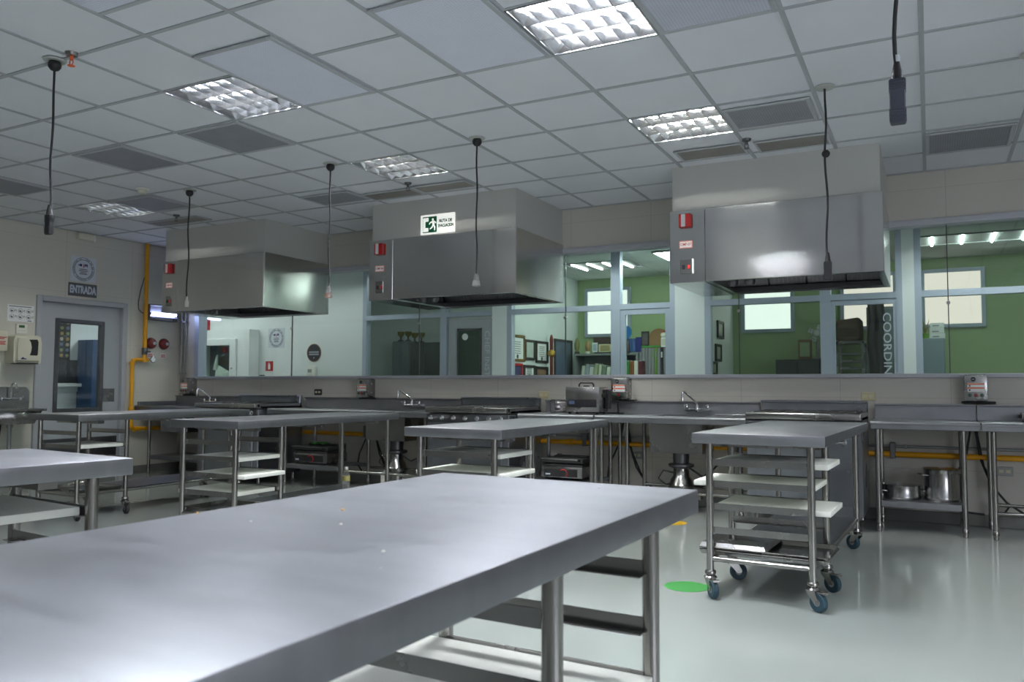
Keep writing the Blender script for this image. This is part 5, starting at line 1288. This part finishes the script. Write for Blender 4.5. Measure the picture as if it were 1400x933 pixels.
zc = at(854, 454.5, SHY).z-zt
mb = MB(); mb.lathe([(0, .004), (.06, .004), (.062, .002), (.098, .012), (.098, .018), (.062, .008), (0, .010)], n=32, M=Matrix.Translation((0, 0, zc)) @ AXF); mb.build('plate_dish', mat('plate_blue', rgb(40, 110, 170), .3, 0, .25, 14), t)
mb = MB(); mb.cyl((0, .02, 0), (0, .02, zc), .008, 8); mb.box(-.05, .05, -.03, .05, 0, .012); mb.build('plate_stand', DARKF, t)
for k, (px, r, h, m, lab) in enumerate(((850.5, .03, .12, CLEARPL, 'clear jar on the bookcase right bay'), (854.5, .035, .19, mat('bottle_amber', rgb(130, 60, 36), .3, 0, .2, 14), 'amber bottle on the bookcase right bay'), (858.5, .035, .20, mat('bottle_dark', rgb(50, 34, 30), .3, 0, .2, 14), 'dark bottle on the bookcase right bay'))):
    t = thing('bottle', lab, 'bottle', (at(px, 480, SHY).x, SHY-.02, zt))
    mb = MB(); mb.lathe([(0, 0), (r, 0), (r, h*.65), (r*.4, h*.8), (r*.4, h), (0, h)], n=18); mb.build('bottle_body', m, t)
    mb = MB(); mb.lathe([(r*.45, h*.93), (r*.45, h*1.03), (0, h*1.03)], n=14); mb.build('bottle_cap', BLACK, t)
for k, (x0, x1, y0, col) in enumerate(((860, 865.5, 463.5, rgb(50, 80, 130)), (866, 870.5, 463.5, rgb(60, 90, 140)), (871, 878, 461.5, rgb(40, 46, 110)))):
    card(x0, y0, x1, zpx, SHY+.05, ['blue box, first of the row of blue boxes on the bookcase', 'blue box, second of the row of blue boxes on the bookcase', 'navy box at the right end of the row of blue boxes'][k], mat('bluebox_%d' % k, col, .5, 0, .1, 14), name='blue_box', cat='box', d=.12, inner=mat('bluebox_face_%d' % k, tuple(v*1.25 for v in col[:3])+(1,), .5, 0, .1, 14))
# tall file boxes, basket, framed picture on the right of the bookcase
FZ = at(880, 475, SHY).z
t = thing('file_cabinet', 'low grey cabinet of filing boxes beside the bookcase', 'file cabinet', (at(895, 500, SHY).x, SHY+.18, 0))
wc = (at(915, 500, SHY).x-at(873.5, 500, SHY).x)/2
mb = MB(); mb.box(-wc, wc, -.16, .18, 0, FZ-.40, .004); mb.build('cabinet_body', SHM, t)
mb = MB(); mb.box(-wc+.02, wc-.02, -.18, -.16, .06, FZ-.46, .004); mb.build('cabinet_door', SHM, t)
fx = at(873.5, 500, SHY).x; kinds = ['grey']*5+['green', 'grey', 'black', 'grey', 'black']
fcol = {'grey': mat('file_grey', rgb(138, 138, 144), .6, 0, .06, 9), 'green': mat('file_green', rgb(110, 150, 60), .6, 0, .1, 9), 'black': mat('file_black', rgb(28, 30, 34), .5, 0, .1, 9)}
gi = {'grey': 0, 'black': 0, 'green': 0}
for k, nm in enumerate(kinds):
    gi[nm] += 1; wd = 2*wc/len(kinds)
    t = thing('file_box', '%s %s filing box from the left beside the bookcase' % (ords[gi[nm]-1], nm) if nm != 'green' else 'green filing box among the grey ones', 'file box', (fx+wd*(k+.5), SHY+.14, FZ-.40), 0, 'filing boxes beside the bookcase')
    mb = MB(); mb.box(-wd/2+.003, wd/2-.003, -.13, .13, 0, .39, .003); mb.build('box_body', fcol[nm], t)
    mb = MB(); mb.box(-wd/2+.012, wd/2-.012, -.1315, -.13, .25, .33); mb.build('spine_label', PAPER if nm == 'black' else fcol['green'] if k == 4 else fcol['grey'], t)
card(877, 453.5, 887.5, 474.5, SHY+.04, 'black framed picture standing on the filing boxes', BLACK, name='framed_picture', cat='framed picture', d=.02, inner=mat('bw_photo', rgb(90, 84, 84), .5, 0, .6, 26))
t = thing('woven_basket', 'round brown woven tray leaning behind the filing boxes', 'basket', (at(897, 466, SHY).x, SHY+.19, at(897, 464, SHY).z))
mb = MB(); mb.lathe([(0, .0), (.07, .004), (.13, .02), (.155, .05), (.162, .052), (.160, .06), (.125, .03), (0, .012)], n=32, M=AXF); mb.build('woven_dish', mat('wicker', rgb(146, 112, 76), .8, 0, .3, 60, .5, 90), t)
mb = MB(); mb.box(-.05, .05, -.02, .06, -(at(897, 464, SHY).z-FZ), -.12); mb.build('basket_stand', DARKF, t)
card(905, 462, 912, 474.5, SHY+.03, 'small white box on the black filing boxes', PAPER, name='white_box', cat='box', d=.1, inner=CREAMPL)
t = thing('plush_ornament', 'pale round ornament on top of the small white box', 'ornament', (at(906.5, 459, SHY).x, SHY+.03, at(906, 462, SHY).z))
mb = MB(); mb.lathe([(0, 0), (.03, .01), (.045, .04), (.03, .07), (0, .08)], n=18); mb.build('ornament_body', CREAMPL, t)
mb = MB(); mb.lathe([(0, .075), (.016, .08), (.016, .1), (0, .11)], n=12); mb.build('ornament_knob', REDINK, t)
mb = MB(); mb.box(-.09, .09, -.14, .14, 0, .02)
t = thing('green_garland', 'green folded cloth along the top of the filing boxes', 'cloth', (at(886, 474.5, SHY).x, SHY+.02, FZ-.008))
mb = MB(); mb.sweep([(-.18, -.02, .01), (-.10, 0, .018), (0, -.01, .014), (.10, .01, .02), (.18, 0, .012)], [.010, .016, .014, .016, .010], 10); mb.build('cloth_roll', MATS['green_cloth'], t)
# open steel fridge edge beside the pillar
block_cabinet('upright_fridge', 'tall grey fridge at the right end of the bookshelf office', 'fridge', at(914.5, 447, 10.6), at(924, 500, 10.6), 10.6, .7, 0, mat('fridge_grey', rgb(150, 158, 162), .4, .3, .05, 6))

# ------------------------------------------------------------------ right office
for k, (x0, y0, x1, y1, lab) in enumerate(((979.5, 438, 988, 464, 'upper black framed picture on the white partition of the right office'), (977, 470, 985, 495, 'middle black framed picture on the white partition of the right office'), (971.5, 494, 979, 514, 'lowest black framed picture on the white partition of the right office'))):
    wall_frame(x0, y0, x1, y1, DARKF, lab, X=-2.497, art=mat('art_%d' % k, rgb(170, 178, 160), .5, 0, .3, 14), group='black framed pictures on the partition')
block_cabinet('credenza', 'dark low cabinet below the daylit window of the right office', 'cabinet', at(1060, 492, 11.0), at(1121, 510, 11.0), 11.0, .5, 0, mat('credenza_dark', rgb(58, 66, 66), .5, 0, .08, 6), 2)
t = card(1091, 465, 1110, 491.5, 11.12, 'picture in a wide brown frame standing on the dark cabinet', mat('frame_brown', rgb(116, 84, 60), .5, 0, .2, 20), name='framed_picture', cat='framed picture', d=.03, inner=mat('picture_green', rgb(160, 176, 140), .4, 0, .2, 20))
p = at(1118, 492, 11.2)
t = thing('desk_fan', 'small desk fan on the dark cabinet right of the brown frame', 'fan', (p.x, 11.2, at(1100, 492, 11.0).z))
mb = MB(); mb.lathe([(.08, 0), (.08, .02), (.02, .04), (.015, .25), (0, .25)], n=18); mb.build('fan_base', PVC, t)
mb = MB()
for r in (.05, .09, .13): annulus(mb, r-.003, r+.003, Matrix.Translation((0, -.04, .35)) @ AXF, .006)
for k in range(12): a_ = 2*PI*k/12; mb.cyl((0, -.045, .35), (.13*math.cos(a_), -.045, .35+.13*math.sin(a_)), .002, 6)
mb.build('fan_guard', PVC, t)
mb = MB()
for k in range(4): mb.box(-.03, .03, -.03, -.026, .02, .11, .004, M=Matrix.Translation((0, 0, .35)) @ Matrix.Rotation(k*PI/2+.4, 4, 'Y'))
mb.cyl((0, -.05, .35), (0, .05, .35), .03, 14); mb.build('fan_blade', PAPER, t)
# tray rack with a sack on top
RY2 = 10.7
a, b = at(1142, 467, RY2), at(1182, 510, RY2)
t = thing('tray_rack', 'steel tray rack seen through the coordinator door', 'rack', ((a.x+b.x)/2, RY2+.25, 0)); w = (b.x-a.x)/2; h = a.z
mb = MB()
for x in (-w, w-.03):
    for y in (-.25, .22): mb.box(x, x+.03, y, y+.03, 0, h)
mb.box(-w, w, -.25, .25, h-.03, h, .004); mb.box(-w, w, -.25, .25, .1, .13); mb.build('rack_frame', STEEL, t)
for k in range(16): mb = MB(); z = .22+(h-.3)*k/16; mb.box(-w+.03, w-.03, -.24, .24, z, z+.008); mb.box(-w+.03, w-.03, -.245, -.238, z, z+.022); mb.build('rack_tray', STEEL, t)
t = thing('paper_sack', 'brown sack lying on top of the tray rack', 'sack', ((a.x+b.x)/2-.01, RY2+.22, h+.001))
mb = MB(); sh = at(1150, 437, RY2).z-h
mb.box(-w*.98, w*.9, -.2, .2, 0, sh, .05, 3)
for v in mb.bm.verts: v.co.z *= 1+.10*math.sin(v.co.x*9+1) if v.co.z > sh*.5 else 1; v.co.y *= 1-.25*(v.co.z/sh)
mb.build('sack_body', mat('sack_brown', rgb(104, 88, 74), .9, 0, .25, 18, .5, 30), t)
mb = MB(); mb.box(-w*.7, w*.6, -.19, -.185, sh*.2, sh*.6); mb.build('sack_print', mat('sack_dark', rgb(84, 66, 56), .9, 0, .3, 30), t)
a, b = at(1184, 420, 10.55), at(1228, 510, 10.55)
t = block_cabinet('tall_fridge', 'tall grey fridge behind the coordinator letters', 'fridge', a, b, 10.55, .75, 0, mat('fridge_green_grey', rgb(120, 130, 132), .4, .3, .06, 6), 1)
p0, p1 = at(1193, 440, 10.54), at(1203, 462, 10.54)
t = thing('hanging_apron', 'dark cloth hanging on the front of the tall grey fridge', 'apron', ((p0.x+p1.x)/2, 10.535, p1.z-.5))
mb = MB(); w = .09
g = [[mb.bm.verts.new((-w+2*w*i/8+.012*math.sin(j), -.012+.010*math.sin(i*1.7+j*.4), .95*j/10)) for i in range(9)] for j in range(11)]
for j in range(10):
    for i in range(8): mb.face([g[j][i], g[j][i+1], g[j+1][i+1], g[j+1][i]])
o = mb.build('apron_cloth', mat('apron_dark', rgb(44, 46, 50), .9, 0, .2, 20), t); o.modifiers.new('thick', 'SOLIDIFY').thickness = .006
mb = MB(); mb.sweep([(-.05, -.012, .95), (0, -.004, 1.04), (.05, -.012, .95)], .006, 8); mb.build('apron_strap', mat('strap_dark', rgb(40, 42, 46), .9, 0, .2, 20), t)
block_cabinet('grey_file_unit', 'blue grey filing cabinet in the right window', 'file cabinet', at(1258, 463, 10.9), at(1293, 510, 10.9), 10.9, .6, 0, mat('file_blue_grey', rgb(126, 140, 152), .5, .1, .05, 6), 1)
zt2 = at(1258, 463, 10.9).z
for k, (x0, x1, z0, z1, lab) in enumerate(((1271, 1292, .0, .06, 'lower white paper stack on the filing cabinet in the right window'), (1271, 1291, .062, .13, 'middle white paper stack on the filing cabinet in the right window'), (1272, 1291, .132, .19, 'top white paper stack on the filing cabinet in the right window'))):
    a, b = at(x0, 460, 11.1), at(x1, 460, 11.1)
    t = thing('paper_stack', lab, 'papers', ((a.x+b.x)/2, 11.1, zt2+z0), 0, 'paper stacks in the right window')
    mb = MB(); mb.box(-(b.x-a.x)/2, (b.x-a.x)/2, -.12, .12, 0, z1-z0, .003); mb.build('sheets', PAPER, t)
    mb = MB(); mb.box(-.05, .02, -.1215, -.12, .015, .03); mb.build('printed_strip', PVC, t)
p = at(1265, 462, 11.05)
t = thing('small_plant', 'tiny green plant in a pale pot on the filing cabinet', 'plant', (p.x, 11.0, zt2))
mb = MB(); mb.lathe([(0, 0), (.03, 0), (.04, .06), (.036, .06), (0, .055)], n=16); mb.build('plant_pot', mat('pot_green', rgb(110, 160, 60), .5, 0, .1, 14), t)
mb = MB()
for k in range(9): a_ = k*2.4; mb.sweep([(0, 0, .05), (.02*math.cos(a_), .02*math.sin(a_), .12), (.05*math.cos(a_), .05*math.sin(a_), .16+.01*k)], [.004, .006, .002], 6)
mb.build('leaves', mat('leaf_green', rgb(130, 130, 70), .6, 0, .2, 30), t)

# ------------------------------------------------------------------ world, view
W = bpy.data.worlds.new('world'); S.world = W; W.use_nodes = True
W.node_tree.nodes['Background'].inputs['Color'].default_value = (.5, .55, .6, 1); W.node_tree.nodes['Background'].inputs['Strength'].default_value = .05
S.view_settings.view_transform = 'Standard'; S.view_settings.look = 'None'; S.view_settings.gamma = 1.0; S.view_settings.use_curve_mapping = False
S.view_settings.exposure = EXPOSURE
S.cycles.use_denoising = True
S.cycles.max_bounces = 10; S.cycles.diffuse_bounces = 5; S.cycles.glossy_bounces = 5; S.cycles.transparent_max_bounces = 24; S.cycles.transmission_bounces = 6
S.cycles.sample_clamp_indirect = 6
bpy.context.view_layer.update()
